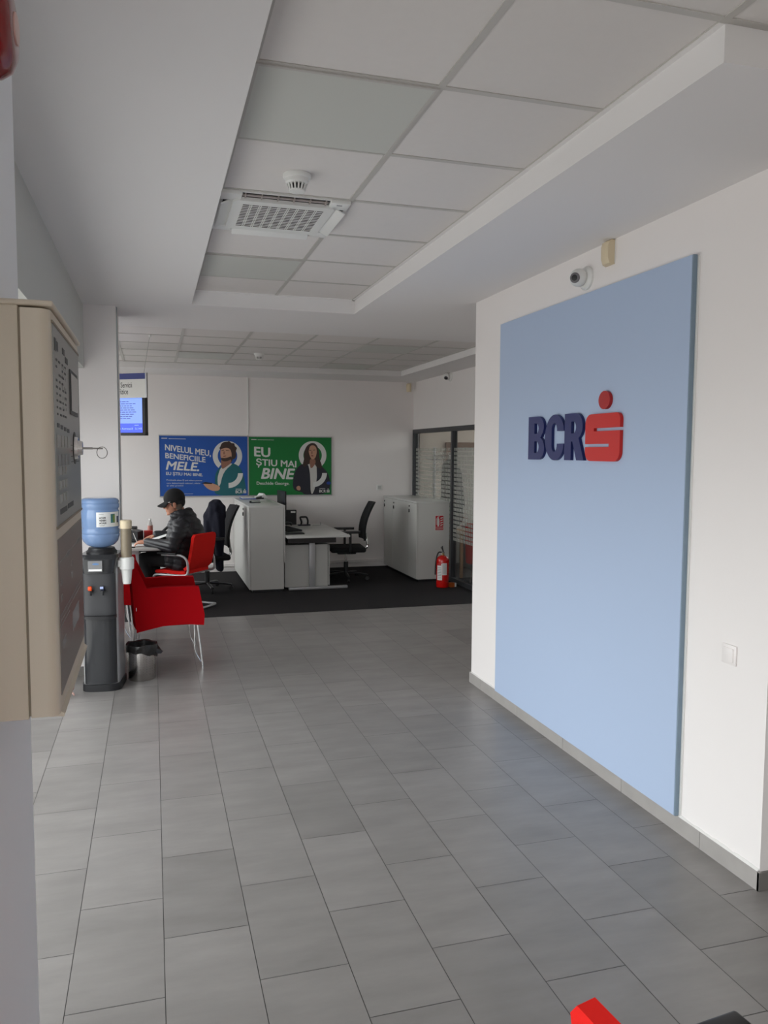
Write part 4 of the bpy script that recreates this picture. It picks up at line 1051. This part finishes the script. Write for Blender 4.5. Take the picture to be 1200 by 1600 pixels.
rows = [(ins[2][0], ins[2][1]), (ins[1][0], ins[1][1]), (ins[0][0], ins[0][1])]+[(p[0], p[1]) for p in prof]
for ri, (r_, z) in enumerate(rows):
    for k in range(n):
        a = 2*PI*k/n; rr = r_*(1+.02*math.sin(a*9+ri)+rb.uniform(-.012, .012)); zz = z
        if ri >= len(rows)-2: zz += .03*math.sin(a-2.4)+.006*math.sin(a*7)
        elif ri >= 2: zz += .004*math.sin(a*5+1)
        vs.append((rr*math.cos(a), rr*math.sin(a), zz))
for r_ in range(len(rows)-1):
    for k in range(n): fs.append((r_*n+k, r_*n+(k+1) % n, (r_+1)*n+(k+1) % n, (r_+1)*n+k))
bg_ = MB().add(vs, fs); bg_.build('bin_bag', BAG, t, smooth=60)
MB().add([(.09, -.05, .245), (.10, .04, .262), (.155, -.035, .205), (.150, -.015, .200), (.11, -.06, .195), (.12, .02, .215), (.10, -.03, .235), (.14, -.05, .190)],
         [(0, 1, 3, 2), (0, 2, 7, 4), (1, 5, 3), (4, 7, 3, 5), (2, 3, 7), (0, 4, 5, 1)]).build('bag_flap', BAG, t, smooth=0)
tag(MB().tube([(-.60+.05*math.cos(a), 5.72+.05*math.sin(a), .012+.004*k) for k, a in enumerate([i*.5 for i in range(26)])], .006, 8).build('power_cable', mat('pinkish_cable', '#c9a49a', rough=.5)), 'pinkish coiled cable on the floor left of the water cooler', 'cable')

# ---------------------------------------------------------------- red tub armchairs with thin chrome legs
def armchair(loc, rz, label):
    t = thing('armchair', label, 'armchair', loc, rz, 'red upholstered armchairs')
    for s_, nm in ((-1, 'side_panel'), (1, 'side_panel')):
        P = [(-.245, .305), (-.05, .345), (.12, .352), (.262, .335), (.268, .42), (.225, .645), (.0, .652), (-.165, .645), (-.235, .80), (-.268, .82), (-.262, .50)]
        y0, y1 = (.232, .285) if s_ > 0 else (-.285, -.232)
        M = MX((0, y1, 0), (1, 0, 0), (0, 0, 1))
        MB().prism(P, 0, y1-y0, M).build(nm, RED, t, smooth=25)
    mb = MB()
    vs = []; fs = []; n, m_ = 10, 8
    for side in (0, 1):
        for i in range(n+1):
            u = i/n; z = .33+u*.53; xb = -.205-.035*u
            for j in range(m_+1):
                v = (j/m_-.5)*2; vs.append((xb-.02*(1-v*v)-(0 if side == 0 else .045), v*(.284-.02*max(0, u-.8)*5), z-(.015*abs(v)**3 if u > .95 else 0)))
    k1 = (n+1)*(m_+1)
    for i in range(n):
        for j in range(m_):
            a = i*(m_+1)+j; fs += [(a, a+1, a+m_+2, a+m_+1), (k1+a, k1+a+m_+1, k1+a+m_+2, k1+a+1)]
        a = i*(m_+1); fs.append((a, a+m_+1, k1+a+m_+1, k1+a)); a += m_; fs.append((a, k1+a, k1+a+m_+1, a+m_+1))
    for j in range(m_):
        fs.append((j, k1+j, k1+j+1, j+1)); a = n*(m_+1)+j; fs.append((a, a+1, k1+a+1, k1+a))
    mb.add(vs, fs).build('backrest', RED, t, smooth=50)
    MB().box(-.25, .235, -.231, .231, .33, .46, b=.025, seg=3).build('seat', RED, t)
    for sy in (-1, 1):
        MB().tube([(.215, sy*.262, .335), (.252, sy*.262, .0)], .0075, 8).tube([(.19, sy*.262, .335), (.19, sy*.262, .12), (.235, sy*.262, .04)], .005, 8, rad=.05).build('leg', CHROME, t)
        MB().tube([(-.235, sy*.255, .32), (-.29, sy*.255, .0)], .0075, 8).tube([(-.215, sy*.255, .32), (-.272, sy*.255, .03)], .005, 8).build('leg', CHROME, t)
    MB().box(-.247, -.243, -.2862, -.2852, .475, .50).build('care_tag', PAPER, t, smooth=0)
    return t
ac = armchair((.098, 6.535, 0), .03, 'red upholstered armchair behind the steel waste bin')
dup(ac, (-.455, 7.52, 0), .0, 'red upholstered armchair mostly hidden behind the white left pillar')

# ---------------------------------------------------------------- red cantilever chairs
def cantilever(loc, rz, label):
    t = thing('cantilever_chair', label, 'chair', loc, rz, 'red cantilever chairs with silver frames')
    # seat shell + back: profile in x,z (forward +x)
    pr = [(.235, .408), (.22, .43), (.10, .437), (-.05, .425), (-.15, .432), (-.195, .470), (-.222, .56), (-.25, .70), (-.264, .79), (-.268, .818)]
    def shell(name, prof, w0, w1, th):
        vs = []; fs = []; m_ = 8; n = len(prof)-1
        for side in (0, 1):
            for i, (x, z) in enumerate(prof):
                if i == 0: dx, dz = prof[1][0]-x, prof[1][1]-z
                elif i == n: dx, dz = x-prof[i-1][0], z-prof[i-1][1]
                else: dx, dz = prof[i+1][0]-prof[i-1][0], prof[i+1][1]-prof[i-1][1]
                L = math.hypot(dx, dz); nx, nz = dz/L, -dx/L
                wd = (w0+(w1-w0)*i/n)*(.90 if (name == 'backrest' and i == n) else 1)
                for j in range(m_+1):
                    v = (j/m_-.5)*2; q = th*side
                    vs.append((x-nx*q*-1*-1, v*wd, z-nz*q*-1*-1)) if False else vs.append((x+(-nx)*q, v*wd, z+(-nz)*q))
        k1 = (n+1)*(m_+1)
        for i in range(n):
            for j in range(m_):
                a = i*(m_+1)+j; fs += [(a, a+m_+1, a+m_+2, a+1), (k1+a, k1+a+1, k1+a+m_+2, k1+a+m_+1)]
            a = i*(m_+1); fs.append((a, k1+a, k1+a+m_+1, a+m_+1)); a += m_; fs.append((a, a+m_+1, k1+a+m_+1, k1+a))
        for j in range(m_):
            fs.append((j, j+1, k1+j+1, k1+j)); a = n*(m_+1)+j; fs.append((a, k1+a, k1+a+1, a+1))
        return MB().add(vs, fs).build(name, mat('bright_red_fabric', (.72, .022, .018), rough=.9, spec=.05, bump=.3, bscale=900), t, smooth=50)
    shell('seat', pr[:5], .215, .215, .035); shell('backrest', pr[4:], .212, .20, -.035)
    for s_ in (-1, 1):
        y = .245*s_
        MB().tube([(-.24, .0, .016), (-.24, y, .016), (.19, y, .016), (.235, y, .36), (.20, y, .388), (-.12, y, .388), (-.215, y, .40), (-.205, y, .56), (-.13, y, .607), (.12, y, .602)], .0125, 10, rad=.06).build('frame_tube', ALU, t)
        MB().box(-.08, .17, y-.024, y+.024, .606, .632, b=.009, seg=3).build('armrest', BLACK, t)
    MB().tube([(.17, -.245, .385), (.17, .245, .385)], .010, 8).build('cross_tube', ALU, t)
    MB().tube([(-.12, -.245, .385), (-.12, .245, .385)], .010, 8).build('cross_tube', ALU, t)
    return t
cc = cantilever((.322, 8.745, .003), math.radians(142), 'red cantilever chair with the man in black sitting on it')
dup(cc, (.922, .904, 0), math.radians(6), 'red cantilever chair at the bottom right corner, only its top showing')

# ---------------------------------------------------------------- left desk and what lies on it
desk('office_desk', 'office desk on the left where the man in black is writing', -1.35, .18, 8.50, 10.10, .69, [(-.19, 8.60), (-.19, 9.98)], foot=False, uf=.05)
DZ = .69
tag(MB().box(-.30, -.02, -.10, .10, .0006, .003, M=Matrix.Translation((-.02, 8.84, DZ)) @ Matrix.Rotation(.3, 4, 'Z')).build('document', PAPER, smooth=0), 'white paper sheet under the hand of the man in black', 'paper')
t = thing('booklet', 'tilted white open booklet beside the right hand of the man', 'booklet', (.02, 9.02, DZ), .2)
MB().box(-.12, .13, -.09, .09, .0, .004, M=Matrix.Translation((0, 0, .045)) @ Matrix.Rotation(-.32, 4, 'Y')).build('page', PAPER, t, smooth=0)
MB().box(-.115, .12, -.092, .088, .0005, .006).build('page', PAPER, t, smooth=0)
tag(MB().box(-.045, .045, -.03, .03, .0006, .010, M=Matrix.Translation((-.235, 8.60, DZ)), b=.003).build('mobile_phone', BLACK), 'black mobile phone lying at the front edge of the left desk', 'phone')
t = thing('desk_phone', 'black office telephone on the left desk behind the cup dispenser', 'telephone', (-.26, 9.37, DZ), -.3)
MB().prism([(-.12, 0), (.12, 0), (.12, .10), (.03, .12), (-.12, .035)], -.10, .10, MX((0, 0, .0008), (1, 0, 0), (0, 0, 1))).build('body', BLACK, t, smooth=0)
MB().tube([(-.10, -.09, .09), (-.02, -.095, .15), (.11, -.09, .15)], .018, 10, rad=.05).build('handset', BLACK, t)
t = thing('plastic_box', 'red plastic box on the left desk beside the telephone', 'box', (-.06, 9.42, DZ))
MB().box(-.05, .05, -.04, .04, .0005, .10, b=.006).build('body', mat('red_plastic', '#b01a14', rough=.4), t)
t = thing('drink_bottle', 'small clear drinks bottle with reddish label standing on the left desk', 'bottle', (-.04, 9.66, DZ))
MB().lathe([(.028, .0006), (.030, .01), (.030, .045), (.027, .06), (.030, .075), (.030, .14), (.022, .17), (.012, .185), (.012, .20)], n=24).build('bottle', mat('clear_plastic', (.75, .72, .7), rough=.15, trans=.6, ior=1.2), t)
MB().lathe([(.0305, .08), (.0305, .135)], n=24).build('label', mat('reddish_label', '#a86a60', rough=.5), t)
MB().lathe([(.014, .198), (.014, .216)], n=16).build('cap', WHITE, t)
tag(MB().box(-.20, .16, -.07, .07, .0008, .022, M=Matrix.Translation((-.10, 9.17, DZ)) @ Matrix.Rotation(.12, 4, 'Z'), b=.005).build('keyboard', BLACK), 'black keyboard under the right hand of the man in black', 'keyboard')
t = thing('curved_black_arm', 'black curved arm rising from the left desk behind the man', 'desk lamp', (.14, 9.75, DZ))  # black curved strip of unknown identity, shaped as an arm on the desk
MB().box(-.09, .03, -.05, .05, .0008, .02, b=.006).build('base', BLACK, t)
MB().tube([(-.06, 0, .02), (-.03, 0, .06), (.04, 0, .12), (.12, 0, .155)], .016, 10, rad=.04).build('arm', BLACK, t)

# ---------------------------------------------------------------- coat on the rear office chair
mb = MB()
X0, Y0 = .70, 9.60
limb(mb, [(X0+.02, Y0, 1.04), (X0-.03, Y0+.05, .86), (X0-.03, Y0+.1, .60)], [.095, .105, .09])
limb(mb, [(X0+.03, Y0-.02, 1.05), (X0+.09, Y0-.03, 1.03), (X0+.10, Y0-.02, .93)], [.07, .055, .05])
limb(mb, [(X0+.04, Y0-.02, .93), (X0+.05, Y0-.02, .62), (X0+.06, Y0, .30)], [.085, .07, .05])
limb(mb, [(X0-.08, Y0+.05, .92), (X0-.06, Y0+.03, .60)], [.06, .05])
cl = remeshed('draped_coat', mb, mat('navy_coat', (.006, .0065, .017), rough=.9, bump=.6, bscale=60), voxel=.010, smooth_it=4,
              disp=lambda c: .008*math.sin(c.x*55+c.z*9)*math.sin(c.y*40+2))
tag(cl, 'dark navy coat draped over the office chair behind the man', 'coat')

# ---------------------------------------------------------------- seated man
def man():
    f = Vector((-.953, .302, 0)); l = Vector((-.302, -.953, 0)); u = Vector((0, 0, 1))
    O = Vector((.338, 8.748, 0))
    def L(a, b, c): return O+f*a+l*b+u*c
    skin = mat('warm_skin', '#c08a72', rough=.55, spec=.3)
    hc = Vector((.213, 8.84, 1.125)); hf = Vector((-.975, .02, -.21)).normalized(); hl = Vector((0, 0, 1)).cross(hf).normalized(); hu = hf.cross(hl)
    HM = Matrix(((hf.x, hl.x, hu.x, hc.x), (hf.y, hl.y, hu.y, hc.y), (hf.z, hl.z, hu.z, hc.z), (0, 0, 0, 1))) @ Matrix.Diagonal((1.07, 1.07, 1.07, 1))
    def H(a, b, c): return HM @ Vector((a, b, c))
    SL, EL, WL = Vector((.295, 8.61, .90)), Vector((.185, 8.425, .715)), Vector((-.065, 8.66, .735))
    SR_, ER, WR = Vector((.395, 8.985, .90)), Vector((.23, 9.13, .745)), Vector((.03, 9.13, .765))
    body = MB()
    # torso core, legs
    limb(body, [L(0, 0, .53), L(.03, 0, .68), L(.07, 0, .85)], [.11, .10, .11]); limb(body, [L(.09, 0, .90), hc+Vector((.06, 0, -.06))], [.06, .055])
    for s_ in (1, -1):
        limb(body, [L(0, .08*s_, .51), L(.42, .10*s_, .53), L(.32, .10*s_, .09)], [.07, .05, .036])
        limb(body, [L(.30, .10*s_, .055), L(.43, .11*s_, .040)], [.035, .03])
    for a, b_, c in ((SL, EL, WL), (SR_, ER, WR)): limb(body, [L(.08, 0, .88), a, b_, c], [.06, .045, .036, .026])
    # head
    hb = lambda a, b_, c, r: body.ball((0, 0, 0), 1, sub=3, M=HM @ Matrix.Translation((a, b_, c)) @ Matrix.Diagonal((*r, 1)))
    hb(-.005, 0, .03, (.095, .076, .085)); hb(.025, 0, -.02, (.068, .062, .085)); hb(.045, 0, -.07, (.038, .042, .035))
    hb(.02, 0, -.055, (.055, .056, .05)); hb(.083, 0, .018, (.014, .045, .010))
    hb(.098, 0, -.012, (.014, .011, .014)); hb(.092, 0, .008, (.010, .008, .022)); hb(.098, 0, -.018, (.010, .016, .008))
    hb(.083, 0, -.048, (.010, .022, .006)); hb(.082, 0, -.058, (.009, .018, .006)); hb(.074, 0, -.085, (.018, .02, .014))
    for s_ in (1, -1):
        hb(.065, .035*s_, -.02, (.022, .02, .018)); hb(-.008, .077*s_, -.008, (.018, .008, .030)); hb(-.006, .083*s_, .008, (.015, .006, .014))
    # hands: palm, four fingers, thumb
    def hand(W, d, nrm, side, curl, lift=0):
        d = d.normalized(); s_ = nrm.cross(d).normalized()*side; nrm = nrm.normalized()
        P = W+d*.045
        for k in (-1.5, -.5, .5, 1.5): limb(body, [W+s_*k*.010, W+d*.082+s_*k*.0185], [.016, .0115])
        for k, ln in ((-1.5, .062), (-.5, .074), (.5, .078), (1.5, .068)):
            b0 = W+d*.085+s_*k*.0195; c = curl
            p1 = b0+(d*math.cos(c*.4)-nrm*math.sin(c*.4))*ln*.45; p2 = p1+(d*math.cos(c*1.1)-nrm*math.sin(c*1.1))*ln*.32; p3 = p2+(d*math.cos(c*1.8)-nrm*math.sin(c*1.8))*ln*.25
            limb(body, [b0, p1, p2, p3], [.0095, .0088, .008, .007])
        b0 = W+d*.025+s_*.026; p1 = b0+(d*.7+s_*.65-nrm*.25).normalized()*.036; p2 = p1+(d*.92+s_*.2-nrm*.3).normalized()*.030
        limb(body, [W+d*.01, b0, p1, p2], [.016, .0125, .0098, .0082])
    hand(WL, Vector((-.95, .30, .02)), Vector((.0, -.35, 1)), -1, .75)
    hand(WR, Vector((-.99, .08, -.25)), Vector((-.2, 0, 1)), 1, .35)
    person = remeshed('person', body, skin, voxel=.0042, smooth_it=3)
    tag(person, 'seated person in black puffer jacket and black cap writing at the left desk', 'person')
    # jacket
    j = MB()
    limb(j, [L(.02, 0, .50), L(.02, 0, .62), L(.0, 0, .76), L(.03, 0, .88)], [.150, .155, .165, .135])
    limb(j, [L(-.045, 0, .70), L(-.055, 0, .80), L(-.05, 0, .90)], [.15, .15, .115])
    limb(j, [L(.10, 0, .84), L(.13, 0, .90)], [.10, .075]); j.ball((.375, 8.84, .975), (.085, .105, .075), sub=3)
    limb(j, [(.24, 8.84, .955), (.30, 8.85, .985)], [.070, .082])
    for s_ in (1, -1):
        limb(j, [L(.04, .085*s_, .50), L(.03, .085*s_, .64), L(.0, .09*s_, .80), L(.02, .10*s_, .885)], [.120, .120, .125, .095])
    limb(j, [L(.13, .11, .53), L(.12, .11, .66)], [.095, .10]); limb(j, [L(.13, -.11, .53), L(.12, -.11, .66)], [.09, .09]); limb(j, [L(.15, 0, .56), L(.12, 0, .78)], [.10, .10])
    limb(j, [L(-.01, .0, .88), L(.02, 0, .95)], [.12, .09])
    for s_ in (1, -1): limb(j, [L(.02, .05*s_, .93), L(.03, .17*s_, .885)], [.075, .075])
    # hood lying on the shoulders
    for a in range(13):
        th = math.radians(-115+230*a/12); c_ = Vector((.285, 8.835, 1.005))+f*(-.085*math.cos(th))*1.0+l*(.10*math.sin(th))+u*(.025*math.cos(th)+.005)
        j.ball(c_, .056, sub=2)
    j.ball(L(-.045, .01, .945), (.085, .12, .055), sub=3)
    for a, b_, c in ((SL, EL, WL), (SR_, ER, WR)):
        limb(j, [L(.05, 0, .88).lerp(a, .6), a, b_, c], [.095, .084, .070, .047])
    # keep the lap edge and desk clear: jacket hem ends at seat height
    jo = remeshed('jacket', j, mat('black_puffer', (.016, .016, .020), rough=.5, spec=.5, bump=.3, bscale=120), person, voxel=.007, smooth_it=5,
                  disp=lambda c: .009*abs(math.sin((c.z*1.0+.20*c.x)*PI/.060))**.6-.005)
    tr = MB()
    for s_ in (1, -1):
        limb(tr, [L(.02, .075*s_, .525), L(.20, .095*s_, .540), L(.43, .11*s_, .545), L(.36, .11*s_, .30), L(.30, .11*s_, .10)], [.098, .090, .074, .062, .055])
    limb(tr, [L(.02, -.06, .525), L(.02, .06, .525)], [.105, .105])
    remeshed('trousers', tr, mat('black_trousers', (.010, .010, .011), rough=.9), person, voxel=.009, smooth_it=4)
    for s_ in (1, -1):
        sh = MB(); limb(sh, [L(.27, .11*s_, .045), L(.36, .115*s_, .045), L(.46, .12*s_, .038)], [.040, .044, .036])
        sh.box(-.05, .20, -.042, .042, .004, .028, M=Matrix(((f.x, l.x, 0, L(.27, .115*s_, 0).x), (f.y, l.y, 0, L(.27, .115*s_, 0).y), (0, 0, 1, 0), (0, 0, 0, 1))), b=.01)
        remeshed('shoe', sh, mat('black_shoe', (.012, .012, .012), rough=.35), person, voxel=.006, smooth_it=2)
    # cap
    cp = MB()
    cp.ball((0, 0, 0), 1, sub=4, M=HM @ Matrix.Translation((-.020, 0, .062)) @ Matrix.Diagonal((.108, .088, .100, 1)))
    cp.ball((0, 0, 0), 1, sub=3, M=HM @ Matrix.Translation((-.045, 0, .02)) @ Matrix.Diagonal((.076, .078, .080, 1)))
    for k in range(15):
        v = (k/14-.5)*2
        for q in range(7):
            t_ = q/6; a = .045+(.092*math.sqrt(max(0, 1-v*v*.85)))*t_
            cp.ball((0, 0, 0), 1, sub=1, M=HM @ Matrix.Translation((a+.012, v*.070*(1-.15*t_), .046-.030*t_-.020*v*v)) @ Matrix.Diagonal((.017, .012, .010, 1)))
    cap = remeshed('cap', cp, mat('black_cap', (.010, .010, .011), rough=.85), person, voxel=.0045, smooth_it=2)
    MB().box(-.012, .012, -.001, .001, -.004, .004, M=HM @ Matrix.Translation((.082, -.0, .07)) @ Matrix.Rotation(PI/2, 4, 'Z')).build('cap_badge', PAPER, cap, True, smooth=0)
    MB().box(-.011, .011, -.0012, .0012, -.003, .003, M=HM @ Matrix.Translation((.04, .0845, .035))).build('cap_badge', PAPER, cap, True, smooth=0)
    # short grey hair at the temple and nape
    h = MB()
    for s_ in (1, -1):
        h.ball((0, 0, 0), 1, sub=2, M=HM @ Matrix.Translation((.012, .0765*s_, .002)) @ Matrix.Diagonal((.014, .004, .020, 1)))
        h.ball((0, 0, 0), 1, sub=2, M=HM @ Matrix.Translation((-.045, .064*s_, -.030)) @ Matrix.Diagonal((.035, .012, .040, 1)))
    h.build('hair', mat('short_grey_hair', '#5a5048', rough=.9), person, True)
    # glasses
    g = MB()
    for s_ in (1, -1):
        pts_ = [HM @ Vector((.101-.004*abs(math.sin(a)), .034*s_+.024*math.cos(a), .006+.017*math.sin(a))) for a in [2*PI*k/20 for k in range(20)]]
        g.tube(pts_, .0018, 6, closed=True)
        g.tube([HM @ Vector((.096, .058*s_, .012)), HM @ Vector((.06, .080*s_, .010)), HM @ Vector((-.008, .088*s_, .008))], .0018, 6)
    g.tube([HM @ Vector((.104, .011, .010)), HM @ Vector((.107, 0, .013)), HM @ Vector((.104, -.011, .010))], .0018, 6)
    g.build('glasses', mat('dark_red_frame', (.10, .015, .015), rough=.3), person, True)
    # pen in the left hand
    d = Vector((-.35, .2, .9)).normalized(); p = WL+Vector((-.115, .03, .02))
    tag(MB().cyl(tuple(p-d*.045), tuple(p+d*.085), .004, 10).build('pen', WHITE), 'white pen held in the left hand of the man in black', 'pen')
man()

# ---------------------------------------------------------------- fire alarm control panel in the left foreground
def alarm_panel():
    x0, xs, x1 = -.2995, -.222, -.170; y0, y1, z0, z1 = 1.512, 2.060, 1.205, 1.962
    t = thing('fire_alarm_panel', 'beige fire alarm control panel with key on the near left wall', 'control panel', (x0, (y0+y1)/2, z0))
    MB().box(x0, xs, y0+.004, y1-.004, z0+.006, z1-.008, b=.003).build('back_box', BEIGE, t, True)
    MB().box(xs, xs+.004, y0+.006, y1-.006, z0+.012, z1-.014).build('seam', BEIGED, t, True, smooth=0)
    # door/cover: rounded near and far vertical edges
    P = [(xs+.004, y0+.001)]+[(x1-.022+.022*math.cos(a), y0+.001+.022+.022*math.sin(a)) for a in [-PI/2+PI/2*k/7 for k in range(8)]]
    P += [(x1, y1-.012)]+[(xs+.004, y1-.001)]
    cv = MB().prism(P, z0+.010, z1-.014).build('cover', BEIGE, t, True, smooth=50)
    MB().box(x0+.002, x1+.006, y0-.001, y1+.002, z1-.010, z1, b=.004, seg=3).build('top_lip', BEIGE, t, True)
    MB().prism([(x1-.01, z0+.004), (x1+.005, z0+.002), (x1+.006, z0+.008), (x1-.004, z0+.016)], -(y1+.004), -(y0+.02), MX((0, 0, 0), (1, 0, 0), (0, 0, 1))).build('bottom_lip', BEIGE, t, True, smooth=0)
    MB().box(x1-.02, x1+.0, y0+.03, y1-.004, z0+.0, z0+.012).build('bottom_edge', BEIGE, t, True, smooth=0)
    ov = MB().box(x1, x1+.0015, y0+.028, y1-.012, z0+.355, z1-.035).build('control_foil', OVER, t, True, smooth=0)
    for za_ in (z1-.035, z0+.350): MB().box(x1, x1+.0025, y0+.022, y1-.006, za_, za_+.005).build('foil_border', BEIGED, t, True, smooth=0)
    MB().box(x1, x1+.0012, y0+.03, y1-.02, z0+.04, z0+.33).build('lower_plate', mat('grey_brown_plate', '#7d746e', rough=.3), t, True, smooth=0)
    F = lambda y_, z_: (y0+.028+y_, z0+.355+z_)   # foil coordinates, width .508, height .367
    pr = mat('panel_print', (.09, .09, .09), rough=.6); lt = mat('panel_light', (.40, .40, .385), rough=.4); md = mat('panel_mid', (.30, .30, .30), rough=.5)
    def rects(name, lst, m_, d=.0008):
        mb = MB()
        for (a, b_, c, e) in lst:
            ya, za = F(a, c); yb, zb = F(b_, e); mb.box(x1+.0015, x1+.0015+d, ya, yb, za, zb)
        mb.build(name, m_, ov, True, smooth=0)
    def each(name, lst, m_, d):
        for q in lst: rects(name, [q], m_, d)
    # display
    ya, za = F(.285, .225); yb, zb = F(.435, .305)
    MB().box(x1+.0015, x1+.004, ya-.008, yb+.008, za-.008, zb+.008).build('display_bezel', pr, ov, True, smooth=0)
    MB().box(x1+.004, x1+.005, ya, yb, za, zb).build('display', SCREEN_D, ov, True, smooth=0)
    rr = random.Random(12)
    rects('printed_marks', [(.02, .045, .322, .345), (.05, .075, .325, .342), (.15, .19, .330, .342), (.20, .25, .318, .330)], pr)
    rects('printed_marks', [(.03+.05*(i % 4)+rr.uniform(0, .01), .05+.05*(i % 4)+rr.uniform(0, .015), .305-.0125*(i//4), .309-.0125*(i//4)) for i in range(36) if rr.random() < .8], pr)
    each('indicator_light', [(.14+.03*(i % 3), .146+.03*(i % 3), .300-.02*(i//3), .306-.02*(i//3)) for i in range(15)], lt, .0008)
    rects('printed_marks', [(.03, .07, .182, .190), (.09, .13, .180, .188), (.15, .19, .178, .186), (.21, .25, .176, .184)], pr)
    each('button', [(.03+.058*i, .065+.058*i, .145, .168) for i in range(4)], lt, .002)
    each('button', [(.03+.058*i, .065+.058*i, .110, .132) for i in range(4)], md, .002)
    for r_ in range(3): each('keypad_key', [(.04+.055*i, .068+.055*i, .092-.026*r_, .108-.026*r_) for i in range(3)], lt, .0025)
    rects('printed_marks', [(.28, .47, .150-.012*i, .1515-.012*i) for i in range(4)], pr)
    rects('printed_marks', [(.05, .17, .018, .028), (.19, .30, .020, .030)], pr)
    # lower plate markings
    lw = MB()
    for a, b_, c, e in ((.04, .50, .285, .287), (.17, .22, .280, .290), (.40, .46, .282, .292), (.06, .08, .24, .252), (.26, .28, .25, .262), (.26, .28, .225, .237), (.06, .08, .21, .222), (.04, .48, .185, .1865), (.04, .46, .175, .1765), (.04, .2, .165, .1665), (.06, .12, .12, .135), (.26, .40, .11, .15)):
        lw.box(x1+.0012, x1+.0018, y0+a, y0+b_, z0+c, z0+e)
    lw.build('printed_marks', md, t, True, smooth=0)
    # lock and key
    ky, kz = 1.900, 1.705
    lk = MB().cyl((x1+.001, ky, kz), (x1+.010, ky, kz), .026, 28, r2=.024).cyl((x1+.010, ky, kz), (x1+.019, ky, kz), .017, 24, r2=.015).build('lock', CHROME, t, True)
    MB().cyl((x1+.0005, ky, kz), (x1+.003, ky, kz), .036, 28).build('lock_shadow_disc', mat('lock_shadow_ring', (.05, .045, .04), rough=.5), t, True)  # dark disc paints a ring of shade around the lock
    k = thing('key', 'small metal key with ring sticking out of the alarm panel lock', 'key', (x1+.02, ky, kz))
    MB().box(x1+.019, x1+.040, ky-.0012, ky+.0012, kz-.003, kz+.002).box(x1+.036, x1+.062, ky-.0011, ky+.0011, kz-.0025, kz+.001, b=.0005).build('blade', mat('dull_nickel', (.24, .225, .21), rough=.4, metal=.8), k, True, smooth=0)
    MB().tube([(x1+.060+.011*math.sin(a), ky+.004*math.sin(a)+.0, kz-.010+.013*math.cos(a)) for a in [2*PI*i/28 for i in range(28)]], (.0008), 6, closed=True).build('ring', MC['dull_nickel'], k, True)
alarm_panel()

# ---------------------------------------------------------------- red sounder at the top left
t = thing('alarm_sounder', 'red round fire alarm sounder high on the near left wall', 'alarm sounder', (-.3, 1.30, 2.312))
M = MX((-.2995, 1.30, 2.312), (0, 1, 0), (0, 0, 1))
MB().lathe([(.076, 0), (.077, .02), (.074, .032), (.068, .036)], M, 48).build('base', REDB, t, True)
MB().lathe([(.068, .034), (.073, .045), (.073, .078), (.069, .094), (.060, .108), (.045, .116), (.033, .118)], M, 48).build('body', REDB, t, True, smooth=50)
MB().lathe([(.022, .1175), (.022, .120), (.018, .121)], M, 32).build('front_disc', mat('pinkish_white', '#d8b8b0', rough=.4), t, True)
